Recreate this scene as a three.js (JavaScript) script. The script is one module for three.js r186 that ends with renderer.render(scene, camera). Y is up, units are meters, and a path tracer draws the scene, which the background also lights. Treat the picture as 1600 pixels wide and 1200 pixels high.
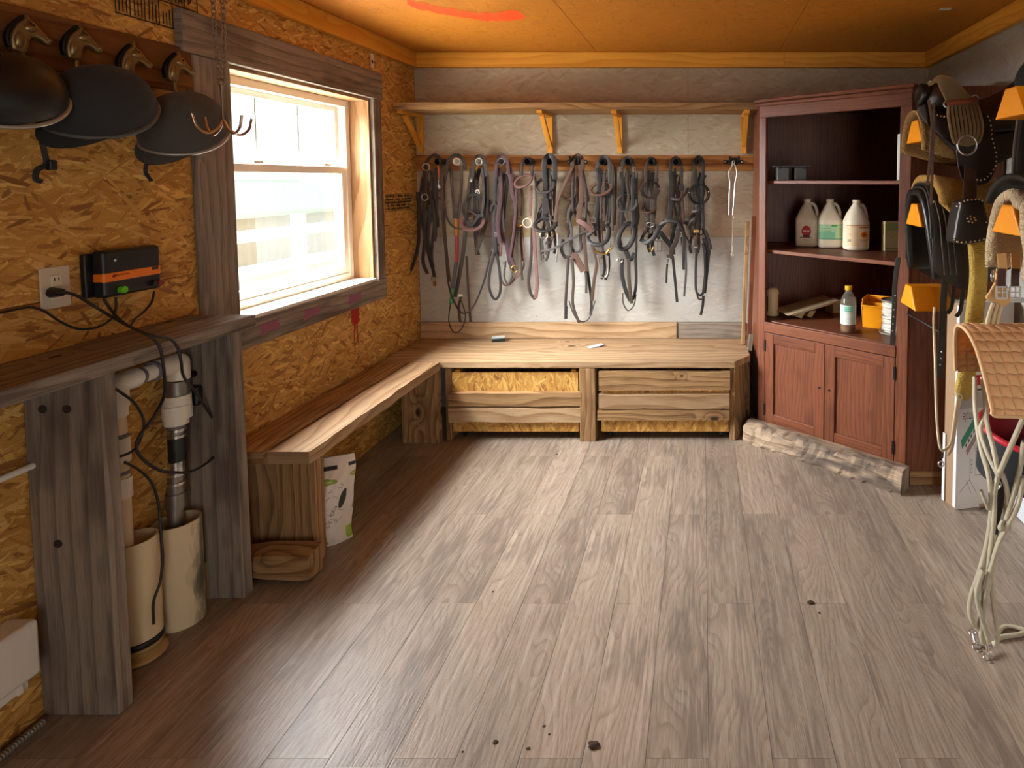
import * as THREE from 'three';
import { RoundedBoxGeometry } from 'three/addons/geometries/RoundedBoxGeometry.js';
import { mergeGeometries } from 'three/addons/utils/BufferGeometryUtils.js';
import { RectAreaLightUniformsLib } from 'three/addons/lights/RectAreaLightUniformsLib.js';

// ------------------------------------------------------------------ camera, sky, daylight, exposure
const EYE = 1.585, FOCAL = 950, PITCH = 0.058, CX = 1098, CY = 281 + FOCAL * Math.tan(PITCH);
const scene = new THREE.Scene();
const camera = new THREE.PerspectiveCamera(THREE.MathUtils.radToDeg(2 * Math.atan(600 / FOCAL)), 4 / 3, 0.05, 60);
camera.position.set(0, EYE, 0);
camera.rotation.x = -PITCH;
camera.setViewOffset(1600, 1200, 800 - CX, 600 - CY, 1600, 1200);   // the lens is shifted: the photograph is a straightened view
camera.updateProjectionMatrix();
const renderer = new THREE.WebGLRenderer({ antialias: true });
renderer.toneMapping = THREE.LinearToneMapping;
renderer.toneMappingExposure = 1.6;
renderer.shadowMap.enabled = true;
RectAreaLightUniformsLib.init();
scene.background = new THREE.Color(1.2, 1.24, 1.28);

const XL = -1.955, XR = 1.53, ZB = -4.165, ZF = 1.9, YC = 2.44;       // the room: left, right, back and front wall, ceiling
const daylight = new THREE.RectAreaLight(new THREE.Color(0.97, 0.985, 1.0), 58, 8, 6.7);   // the bright overcast sky above the yard outside the window
daylight.name = 'daylight_window';
daylight.position.set(-5.1, 4.4, -3.0);
daylight.lookAt(-5.1 + 0.825, 4.4 - 0.565, -3.0);
scene.add(daylight);
const doorLight = new THREE.RectAreaLight(new THREE.Color(1.0, 0.95, 0.88), 3.6, 1.0, 2.0);   // daylight of the open doorway behind the camera
doorLight.name = 'daylight_doorway';
doorLight.position.set(0.95, 1.02, ZF + 0.12);
doorLight.lookAt(0.95, 1.02, -2);
scene.add(doorLight);

// ------------------------------------------------------------------ helpers
let seed = 7;
const rnd = () => { seed = (seed * 1664525 + 1013904223) >>> 0; return seed / 4294967296; };
const rr = (a, b) => a + (b - a) * rnd();
const V = (x, y, z) => new THREE.Vector3(x, y, z);
const cosP = Math.cos(PITCH), sinP = Math.sin(PITCH);
function ray(u, v) { const x = (u - CX) / FOCAL, y = -(v - CY) / FOCAL; return V(x, y * cosP - sinP, -y * sinP - cosP); }
const onZ = (u, v, z) => { const d = ray(u, v), t = z / d.z; return V(d.x * t, EYE + d.y * t, z); };
const onX = (u, v, x) => { const d = ray(u, v), t = x / d.x; return V(x, EYE + d.y * t, d.z * t); };
const onY = (u, v, y) => { const d = ray(u, v), t = (y - EYE) / d.y; return V(d.x * t, y, d.z * t); };

const taken = new Map();
function numbered(n) { const k = taken.get(n) ?? 0; taken.set(n, k + 1); return k ? n + '_' + String(k).padStart(3, '0') : n; }
function tag(o, label, category, group) { o.userData.label = label; o.userData.category = category; if (group) o.userData.group = group; return o; }
function thing(name, label, category, pos = [0, 0, 0], group) {
  const o = new THREE.Group(); o.name = numbered(name); o.position.set(...pos); scene.add(o); return tag(o, label, category, group);
}
function mesh(name, geo, mat, parent = scene) {
  const m = new THREE.Mesh(geo, mat); m.name = parent === scene ? numbered(name) : name; m.castShadow = m.receiveShadow = true; parent.add(m); return m;
}
function struct(name, geo, mat) { const m = mesh(name, geo, mat); m.userData.kind = 'structure'; return m; }
function structGroup(name) { const o = new THREE.Group(); o.name = name; o.userData.kind = 'structure'; scene.add(o); return o; }
// uv in metres: u along the long axis of the piece, v across it
function metricUV(g, along, ou = rr(0, 7), ov = rr(0, 7), su = 1, sv = 1) {
  g.computeBoundingBox(); const s = g.boundingBox.getSize(V(0, 0, 0)).toArray();
  const L = along ?? s.indexOf(Math.max(...s)), p = g.attributes.position, n = g.attributes.normal, uv = new Float32Array(p.count * 2);
  for (let i = 0; i < p.count; i++) {
    const q = [p.getX(i), p.getY(i), p.getZ(i)], m = [Math.abs(n.getX(i)), Math.abs(n.getY(i)), Math.abs(n.getZ(i))], d = m.indexOf(Math.max(...m));
    let a = L, b = 3 - L - d;
    if (d === L) { a = (L + 1) % 3; b = (L + 2) % 3; }
    uv[2 * i] = (q[a] + ou) / su; uv[2 * i + 1] = (q[b] + ov) / sv;
  }
  g.setAttribute('uv', new THREE.BufferAttribute(uv, 2)); return g;
}
const boxG = (x, y, z, along) => metricUV(new THREE.BoxGeometry(x, y, z), along);
const rboxG = (x, y, z, r = 0.004, along, seg = 2) => metricUV(new RoundedBoxGeometry(x, y, z, seg, Math.min(r, x / 2.01, y / 2.01, z / 2.01)), along);
function board(name, size, pos, mat, parent = scene, o = {}) {
  const m = mesh(name, rboxG(...size, o.r ?? 0.004, o.along, o.seg), mat, parent);
  m.position.set(...pos); if (o.rot) m.rotation.set(...o.rot); return m;
}
const at = (g, x, y, z, rx = 0, ry = 0, rz = 0) => { g.applyMatrix4(new THREE.Matrix4().compose(V(x, y, z), new THREE.Quaternion().setFromEuler(new THREE.Euler(rx, ry, rz)), V(1, 1, 1))); return g; };
const curve = (pts, closed = false, tension = 0.5) => new THREE.CatmullRomCurve3(pts, closed, 'catmullrom', tension);
function tubeG(pts, r, seg, closed = false, sides = 8) { return new THREE.TubeGeometry(curve(pts, closed), seg ?? Math.max(8, pts.length * 6), r, sides, closed); }
// a swept strap: rounded flat section w wide and t thick; its face is turned towards `face`
function strapG(pts, w, t, face = V(0, 0, 1), seg, closed = false, twist = 0, taper) {
  const c = curve(pts, closed), n = seg ?? Math.max(10, pts.length * 7), sec = 8, P = [], N = [], U = [], I = [];
  const prof = []; for (let k = 0; k < sec; k++) { const a = (k / sec) * 2 * Math.PI + Math.PI / 8, cx = Math.cos(a), sy = Math.sin(a); prof.push([Math.sign(cx) * Math.pow(Math.abs(cx), 0.35), Math.sign(sy) * Math.pow(Math.abs(sy), 0.35), cx, sy]); }
  const len = c.getLength(); let S0 = null;
  for (let i = 0; i <= n; i++) {
    const f = i / n, p = c.getPoint(f), T = c.getTangent(f); let S = T.clone().cross(face);
    if (S.length() < 0.15) S = S0 ? S0.clone() : T.clone().cross(V(1, 0.01, 0)); S.normalize(); if (S0 && S.dot(S0) < 0) S.negate(); S0 = S.clone();
    let B = S.clone().cross(T).normalize();
    const tw = typeof twist === 'function' ? twist(f) : twist * f; if (tw) { S = S.applyAxisAngle(T, tw); B = B.applyAxisAngle(T, tw); }
    const k = taper ? taper(f) : 1;
    for (let j = 0; j <= sec; j++) {
      const q = prof[j % sec], v = p.clone().addScaledVector(S, q[0] * w * k / 2).addScaledVector(B, q[1] * t / 2), m = S.clone().multiplyScalar(q[2] / w).addScaledVector(B, q[3] / t).normalize();
      P.push(v.x, v.y, v.z); N.push(m.x, m.y, m.z); U.push(f * len, j / sec * 2 * w);
    }
  }
  for (let i = 0; i < n; i++) for (let j = 0; j < sec; j++) { const a = i * (sec + 1) + j, b = a + sec + 1; I.push(a, b, a + 1, b, b + 1, a + 1); }
  if (!closed) for (const e of [0, n]) { const m = P.length / 3, p = c.getPoint(e / n), T = c.getTangent(e / n).multiplyScalar(e ? 1 : -1); P.push(p.x, p.y, p.z); N.push(T.x, T.y, T.z); U.push(0, 0); for (let j = 0; j < sec; j++) { const a = e * (sec + 1) + j; e ? I.push(m, a, a + 1) : I.push(m, a + 1, a); } }
  const g = new THREE.BufferGeometry();
  g.setAttribute('position', new THREE.Float32BufferAttribute(P, 3)); g.setAttribute('normal', new THREE.Float32BufferAttribute(N, 3)); g.setAttribute('uv', new THREE.Float32BufferAttribute(U, 2)); g.setIndex(I); return g;
}
const ringG = (R, r, seg = 24, arc = Math.PI * 2) => new THREE.TorusGeometry(R, r, 8, seg, arc);
const latheG = (pts, seg = 24) => new THREE.LatheGeometry(pts.map(([x, y]) => new THREE.Vector2(x, y)), seg);
const shapeOf = (pts, smooth = false) => { const s = new THREE.Shape(); if (smooth) { const c = new THREE.CatmullRomCurve3(pts.map(([x, y]) => V(x, y, 0)), true); s.setFromPoints(c.getPoints(pts.length * 5).map((p) => new THREE.Vector2(p.x, p.y))); } else s.setFromPoints(pts.map(([x, y]) => new THREE.Vector2(x, y))); return s; };
const extrudeG = (pts, depth, bevel = 0.003, smooth = false, steps = 1) => { const g = new THREE.ExtrudeGeometry(shapeOf(pts, smooth), { depth: Math.max(depth - 2 * bevel, 0.0005), bevelEnabled: bevel > 0, bevelSize: bevel, bevelThickness: bevel, bevelOffset: -bevel, bevelSegments: 2, steps, curveSegments: 8 }); g.translate(0, 0, bevel); return g; };
const merge = (list) => mergeGeometries(list.map((g) => { const q = g.index ? g.toNonIndexed() : g; for (const k of Object.keys(q.attributes)) if (!['position', 'normal', 'uv'].includes(k)) q.deleteAttribute(k); return q; }));

// ------------------------------------------------------------------ procedural textures
const hash = (x, y, s) => { let h = Math.imul(x, 374761393) ^ Math.imul(y, 668265263) ^ Math.imul(s, 2147483647 ^ 0x5bd1e995); h = Math.imul(h ^ (h >>> 13), 1274126177); return ((h ^ (h >>> 16)) >>> 0) / 4294967296; };
function vnoise(x, y, px, py, s) {   // value noise that repeats after px, py cells
  const x0 = Math.floor(x), y0 = Math.floor(y), fx = x - x0, fy = y - y0, a = fx * fx * (3 - 2 * fx), b = fy * fy * (3 - 2 * fy);
  const X0 = ((x0 % px) + px) % px, X1 = (X0 + 1) % px, Y0 = ((y0 % py) + py) % py, Y1 = (Y0 + 1) % py;
  const p = hash(X0, Y0, s), q = hash(X1, Y0, s), r = hash(X0, Y1, s), t = hash(X1, Y1, s);
  return p + (q - p) * a + (r - p) * b + (p - q - r + t) * a * b;
}
const mix = (a, b, t) => a + (b - a) * t;
const clamp = (x, a = 0, b = 1) => Math.min(b, Math.max(a, x));
function texFrom(W, H, fn, srgb = true) {
  const d = new Uint8Array(W * H * 4), o = [0, 0, 0];
  for (let y = 0; y < H; y++) for (let x = 0; x < W; x++) { fn(x / W, y / H, o, x, y); const i = (y * W + x) * 4; d[i] = clamp(o[0], 0, 255); d[i + 1] = clamp(o[1], 0, 255); d[i + 2] = clamp(o[2], 0, 255); d[i + 3] = 255; }
  const t = new THREE.DataTexture(d, W, H); t.wrapS = t.wrapT = THREE.RepeatWrapping; t.magFilter = THREE.LinearFilter; t.minFilter = THREE.LinearMipmapLinearFilter; t.generateMipmaps = true;
  if (srgb) t.colorSpace = THREE.SRGBColorSpace; t.needsUpdate = true; return t;
}
// wood: tile of 2 m along the grain by 1 m across; returns [colour, bump]
function wood(s, light, dark, { rings = 26, warp = 2.2, fibre = 0.35, stain = 0.25, stainCol = [40, 34, 30], contrast = 1, knots = 0, W = 1024, H = 1024 } = {}) {
  const ks = []; for (let k = 0; k < knots; k++) ks.push([hash(k, 1, s), hash(k, 2, s), 0.006 + 0.010 * hash(k, 3, s)]);
  const bump = new Uint8Array(W * H);
  const col = texFrom(W, H, (u, v, o, px, py) => {
    let w = (vnoise(u * 3, v * 7, 3, 7, s) - 0.5) * warp + (vnoise(u * 9, v * 16, 9, 16, s + 1) - 0.5) * warp * 0.35, kd = 0;
    for (const [ku, kv, kr] of ks) { let du = u - ku, dv = v - kv; du -= Math.round(du); dv -= Math.round(dv); const d = Math.hypot(du * 2 * 0.55, dv) / kr; if (d < 9) { w += Math.exp(-d * d / 8) * 2.5 * Math.sign(dv || 1); if (d < 1) kd = Math.max(kd, 1 - d * d * 0.6); } }
    const g = v * rings + w, f = g - Math.floor(g), ring = Math.pow(f, 2.2) * (f > 0.93 ? (1 - f) / 0.07 : 1);
    const fib = vnoise(u * 24, v * 420, 24, 420, s + 2) * 0.6 + vnoise(u * 60, v * 900, 60, 900, s + 3) * 0.4;
    const st = clamp((vnoise(u * 5, v * 9, 5, 9, s + 4) * 0.6 + vnoise(u * 22, v * 40, 22, 40, s + 5) * 0.4 - 0.5) * 3);
    const t = clamp((ring * 0.75 + (fib - 0.5) * fibre * 2) * contrast + 0.1 + (vnoise(u * 2, v * 5, 2, 5, s + 6) - 0.5) * 0.35);
    for (let c = 0; c < 3; c++) { let q = mix(light[c], dark[c], t); q = mix(q, stainCol[c], st * stain); o[c] = mix(q, dark[c] * 0.45, kd); }
    bump[py * W + px] = 255 * clamp(0.75 - t * 0.5 + (fib - 0.5) * 0.4);
  });
  const bt = texFrom(W, H, (u, v, o, x, y) => { o[0] = o[1] = o[2] = bump[y * W + x]; }, false);
  return [col, bt];
}
function woodMat(name, tex, { rough = 0.75, bump = 0.0012, color = 0xffffff, spec = 0.5, coat = 0 } = {}) {
  const rep = (t) => { const c = t.clone(); c.repeat.set(0.5, 1); c.needsUpdate = true; return c; };
  const m = new THREE.MeshPhysicalMaterial({ map: rep(tex[0]), bumpMap: rep(tex[1]), bumpScale: bump, roughness: rough, color, clearcoat: coat, clearcoatRoughness: 0.35 }); m.specularIntensity = spec; m.name = name; return m;
}
function strandTex(W, Wm, n, palette, bg, { spread = 0.55, lenM = [0.05, 0.13], widM = [0.008, 0.028], alpha = 1, outline = 0.35, after } = {}) {
  const cv = document.createElement('canvas'); cv.width = cv.height = W; const c = cv.getContext('2d'), k = W / Wm;
  c.fillStyle = bg; c.fillRect(0, 0, W, W);
  for (let i = 0; i < n; i++) {
    const x = rnd() * W, y = rnd() * W, L = rr(...lenM) * k * rr(0.6, 1.15), w = rr(...widM) * k * rr(0.5, 1), a = (rnd() + rnd() + rnd() - 1.5) * spread * 1.6;
    const p = palette[Math.floor(rnd() * palette.length)], j = rr(-14, 14), col = `rgba(${p[0] + j | 0},${p[1] + j | 0},${p[2] + j * 0.7 | 0},${alpha})`;
    const q = [[-L / 2, -w / 2 * rr(0.3, 1)], [-L / 2 * rr(0.8, 1), w / 2 * rr(0.2, 1)], [0, w / 2 * rr(0.7, 1.1)], [L / 2 * rr(0.8, 1), w / 2 * rr(0.1, 1)], [L / 2, -w / 2 * rr(0.2, 1)], [0, -w / 2 * rr(0.7, 1.1)]];
    for (const ox of [-W, 0, W]) for (const oy of [-W, 0, W]) {
      if (x + ox < -L || x + ox > W + L || y + oy < -L || y + oy > W + L) continue;
      c.save(); c.translate(x + ox, y + oy); c.rotate(a); c.beginPath(); q.forEach(([px, py], m) => (m ? c.lineTo(px, py) : c.moveTo(px, py))); c.closePath();
      c.fillStyle = col; c.fill();
      if (outline) { c.strokeStyle = `rgba(60,30,8,${outline * rr(0.2, 1)})`; c.lineWidth = Math.max(0.6, W / 1900); c.stroke(); c.strokeStyle = `rgba(70,36,8,0.12)`; c.lineWidth = 0.8; for (let m = 0; m < 2; m++) { const yy = rr(-0.3, 0.3) * w; c.beginPath(); c.moveTo(-L * 0.42, yy); c.lineTo(L * 0.42, yy + rr(-1, 1)); c.stroke(); } }
      c.restore();
    }
  }
  if (after) after(c, W, k);
  const t = new THREE.CanvasTexture(cv); t.wrapS = t.wrapT = THREE.RepeatWrapping; t.colorSpace = THREE.SRGBColorSpace; t.repeat.set(1 / Wm, 1 / Wm); return t;
}
function drawn(W, H, fn) { const cv = document.createElement('canvas'); cv.width = W; cv.height = H; const c = cv.getContext('2d'); fn(c, W, H); const t = new THREE.CanvasTexture(cv); t.colorSpace = THREE.SRGBColorSpace; return t; }
const std = (name, color, rough = 0.6, metal = 0, extra = {}) => { const m = new THREE.MeshPhysicalMaterial({ color, roughness: rough, metalness: metal, ...extra }); m.name = name; return m; };

const osbTex = strandTex(2048, 2.44, 15000, [[208, 162, 84], [202, 154, 76], [194, 145, 66], [216, 172, 96], [186, 134, 58], [204, 158, 80], [174, 122, 52], [150, 102, 46]], "rgb(188,138,62)", { spread: 0.6, outline: 0.22 });
const paintTex = strandTex(1024, 2.44, 5200, [[178, 176, 168], [172, 171, 164], [168, 166, 158], [182, 180, 171], [164, 160, 151], [170, 163, 150]], 'rgb(173,171,163)', { spread: 0.5, outline: 0, alpha: 0.5, after: (c, W) => {
  for (let i = 0; i < 520; i++) { c.fillStyle = `rgba(${150 + rnd() * 30 | 0},${120 + rnd() * 20 | 0},${80 + rnd() * 20 | 0},${rr(0.08, 0.4)})`; const x = rnd() * W, y = rnd() * W; c.beginPath(); c.ellipse(x, y, rr(0.6, 7), rr(0.4, 1.6), rr(-0.4, 0.4), 0, 7); c.fill(); }
  for (let i = 0; i < 90; i++) { c.fillStyle = `rgba(60,48,38,${rr(0.2, 0.6)})`; c.beginPath(); c.arc(rnd() * W, rnd() * W, rr(0.5, 1.6), 0, 7); c.fill(); } } });
const plyTex = strandTex(1024, 2.44, 3000, [[196, 122, 26], [188, 115, 22], [202, 128, 30], [182, 110, 20]], 'rgb(190,117,24)', { spread: 1.2, outline: 0.06, alpha: 0.5, after: (c, W) => {
  for (let i = 0; i < 420; i++) { c.fillStyle = `rgba(250,225,170,${rr(0.3, 0.8)})`; c.beginPath(); c.ellipse(rnd() * W, rnd() * W, rr(0.8, 2.6), rr(0.5, 1.2), rr(0, 3), 0, 7); c.fill(); }
  for (let i = 0; i < 160; i++) { c.fillStyle = `rgba(120,70,20,${rr(0.2, 0.5)})`; c.beginPath(); c.ellipse(rnd() * W, rnd() * W, rr(0.8, 3), rr(0.4, 0.9), rr(0, 3), 0, 7); c.fill(); } } });
const bumpNoise = texFrom(512, 512, (u, v, o) => { o[0] = o[1] = o[2] = 255 * (0.5 * vnoise(u * 40, v * 40, 40, 40, 5) + 0.3 * vnoise(u * 90, v * 90, 90, 90, 6) + 0.2 * vnoise(u * 200, v * 200, 200, 200, 9)); }, false);
bumpNoise.repeat.set(1, 1);
const M = {};
M.osb = std('oriented_strand_board', 0xffffff, 0.72, 0, { map: osbTex, bumpMap: osbTex, bumpScale: 0.0008 });
const paintOld = strandTex(1024, 2.44, 5200, [[176, 160, 136], [168, 152, 128], [182, 168, 146], [160, 142, 116], [188, 176, 156], [154, 134, 106]], 'rgb(172,157,134)', { spread: 0.5, outline: 0, alpha: 0.45, after: (c, W) => { for (let i = 0; i < 500; i++) { c.fillStyle = `rgba(${120 + rnd() * 30 | 0},${96 + rnd() * 20 | 0},${66 + rnd() * 20 | 0},${rr(0.08, 0.35)})`; c.beginPath(); c.ellipse(rnd() * W, rnd() * W, rr(1, 16), rr(0.4, 2.4), rr(-0.3, 0.3), 0, 7); c.fill(); } } });
M.paintOld = std('worn_beige_paint', 0xffffff, 0.66, 0, { map: paintOld, bumpMap: paintOld, bumpScale: 0.0006 });
M.paint = std('painted_strand_board', 0xffffff, 0.62, 0, { map: paintTex, bumpMap: paintTex, bumpScale: 0.0006 });
M.ceil = std('varnished_plywood', 0xffffff, 0.6, 0, { map: plyTex });
const tGrey = wood(11, [146, 134, 120], [92, 82, 72], { rings: 24, stain: 0.5, stainCol: [66, 56, 50], fibre: 0.5, knots: 4, warp: 1.4, contrast: 0.8 });
const tBrown = wood(23, [172, 138, 96], [106, 76, 46], { rings: 22, stain: 0.35, stainCol: [78, 50, 30], fibre: 0.4, knots: 4, warp: 2.2 });
const tPine = wood(37, [228, 164, 62], [204, 132, 36], { rings: 20, stain: 0.12, stainCol: [176, 106, 36], fibre: 0.2, knots: 3 });
const tBench = wood(41, [190, 162, 126], [138, 104, 70], { rings: 16, stain: 0.3, stainCol: [122, 96, 72], fibre: 0.3, knots: 3 });
const tMahog = wood(53, [124, 74, 50], [76, 42, 28], { rings: 44, stain: 0.4, stainCol: [70, 38, 28], fibre: 0.5, warp: 3.4, contrast: 0.62 });
M.grey = woodMat('weathered_grey_wood', tGrey, { rough: 0.85, bump: 0.002 });
M.brown = woodMat('rough_sawn_brown_wood', tBrown, { rough: 0.8, bump: 0.002 });
M.pine = woodMat('yellow_pine', tPine, { rough: 0.6, bump: 0.0006 });
M.bench = woodMat('worn_bench_wood', tBench, { rough: 0.6, bump: 0.001 });
M.mahog = woodMat('mahogany_stained_wood', tMahog, { rough: 0.42, bump: 0.0006 });
M.black = std('black_plastic', 0x17181a, 0.45);
M.white = std('white_plastic', 0xe6e2d8, 0.45);
M.steel = std('bright_steel', 0xc9c6c0, 0.28, 1);
M.brass = std('brass', 0xb08d4a, 0.35, 1);
M.iron = std('black_iron', 0x1d1b1a, 0.5, 0.6);
// ------------------------------------------------------------------ floor of vinyl planks
{
  const slab = struct('floor', at(boxG(XR - XL + 0.4, 0.12, ZF - ZB + 0.4), (XL + XR) / 2, -0.0665, (ZF + ZB) / 2), std('dark_subfloor', 0x2a211b, 0.95));
  const N = 8, H1 = 256;
  const stripe = (u, v, o, x, y) => {
    const k = Math.floor(y / H1), w = (y % H1) / H1, s = 100 + k * 13;
    const warp = (vnoise(u * 4, w * 2.2, 4, 50, s) - 0.5) * 5 + (vnoise(u * 9, w * 5, 9, 50, s + 1) - 0.5) * 1.4;
    const cath = k % 4 === 1 ? Math.pow(Math.abs(w - 0.45 - 0.15 * Math.sin(u * 5 + k)) * 3.4, 1.4) * 5 - Math.abs(u - 0.3 - 0.05 * k) * 9 : 0;
    const g = w * 9 + warp + cath, f = g - Math.floor(g), ring = Math.pow(f, 3) * (f > 0.9 ? (1 - f) / 0.1 : 1);
    const fib = vnoise(u * 40, w * 110, 40, 110, s + 2) * 0.6 + vnoise(u * 90, w * 200, 90, 200, s + 3) * 0.4;
    const st = clamp((vnoise(u * 5, w * 3, 5, 30, s + 4) * 0.55 + vnoise(u * 18, w * 16, 18, 160, s + 5) * 0.45 - 0.5) * 3.2);
    const pale = clamp((vnoise(u * 7, w * 22, 7, 220, s + 7) - 0.6) * 3);
    const t = clamp(ring * 0.62 + (fib - 0.5) * 0.7 + 0.22);
    const tone = 0.93 + 0.14 * hash(k, 3, 8);
    const L = [167, 152, 136], D = [121, 106, 91], S = [104, 92, 82], Pq = [187, 175, 160];
    for (let c = 0; c < 3; c++) o[c] = mix(mix(mix(L[c], D[c], t), S[c], st * 0.5), Pq[c], pale * 0.45) * tone;
  };
  const map = texFrom(2048, N * H1, stripe); map.wrapS = map.wrapT = THREE.ClampToEdgeWrapping;
  const bmp = texFrom(1024, 1024, (u, v, o) => { o[0] = o[1] = o[2] = 255 * (0.5 * vnoise(u * 60, v * 700, 60, 700, 3) + 0.5 * vnoise(u * 20, v * 240, 20, 240, 4)); }, false);
  const mat = std('grey_brown_vinyl_plank', 0xffffff, 0.36, 0, { map, bumpMap: bmp, bumpScale: 0.0006 });
  mat.specularIntensity = 0.7;
  const PW = 0.1735, PL = 1.22, gap = 0.0013, geos = [];
  for (let k = 0; k < N; k++) {
    const g = new THREE.BoxGeometry(PW - gap, 0.006, PL - gap), p = g.attributes.position, uv = g.attributes.uv;
    for (let i = 0; i < p.count; i++) { uv.setXY(i, (p.getZ(i) + PL / 2) / PL, (k + 0.03 + 0.94 * (p.getX(i) + PW / 2) / PW) / N); }
    geos.push(g);
  }
  const x0 = onY(888, 943, 0).x, zA = onY(900, 943, 0).z;
  let row = 0;
  for (let i = Math.floor((XL - x0) / PW); x0 + i * PW < XR; i++, row++) {
    const shift = ((i % 2) + 2) % 2 ? 0 : PL / 2;                         // the column left of the measured seam ends on it
    for (let j = -4; j < 5; j++) {
      let z0 = zA + shift + j * PL, z1 = z0 + PL, a = x0 + i * PW, b = a + PW;
      if (z1 < ZB || z0 > ZF) continue;
      const cz0 = Math.max(z0, ZB), cz1 = Math.min(z1, ZF), ca = Math.max(a, XL), cb = Math.min(b, XR);
      const k = Math.floor(hash(i + 40, j + 9, 5) * N); let g = geos[k];
      if (cz0 > z0 || cz1 < z1 || ca > a || cb < b) {                  // cut planks along the walls
        g = new THREE.BoxGeometry(cb - ca - gap, 0.006, cz1 - cz0 - gap); const p = g.attributes.position, uv = g.attributes.uv;
        for (let q = 0; q < p.count; q++) uv.setXY(q, (p.getZ(q) + (cz0 + cz1) / 2 - z0) / PL, (k + 0.03 + 0.94 * (p.getX(q) + (ca + cb) / 2 - a) / PW) / N);
      }
      const m = mesh('plank', g, mat, slab); m.position.set((ca + cb) / 2, -0.0032, (cz0 + cz1) / 2);
    }
  }
}
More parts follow.
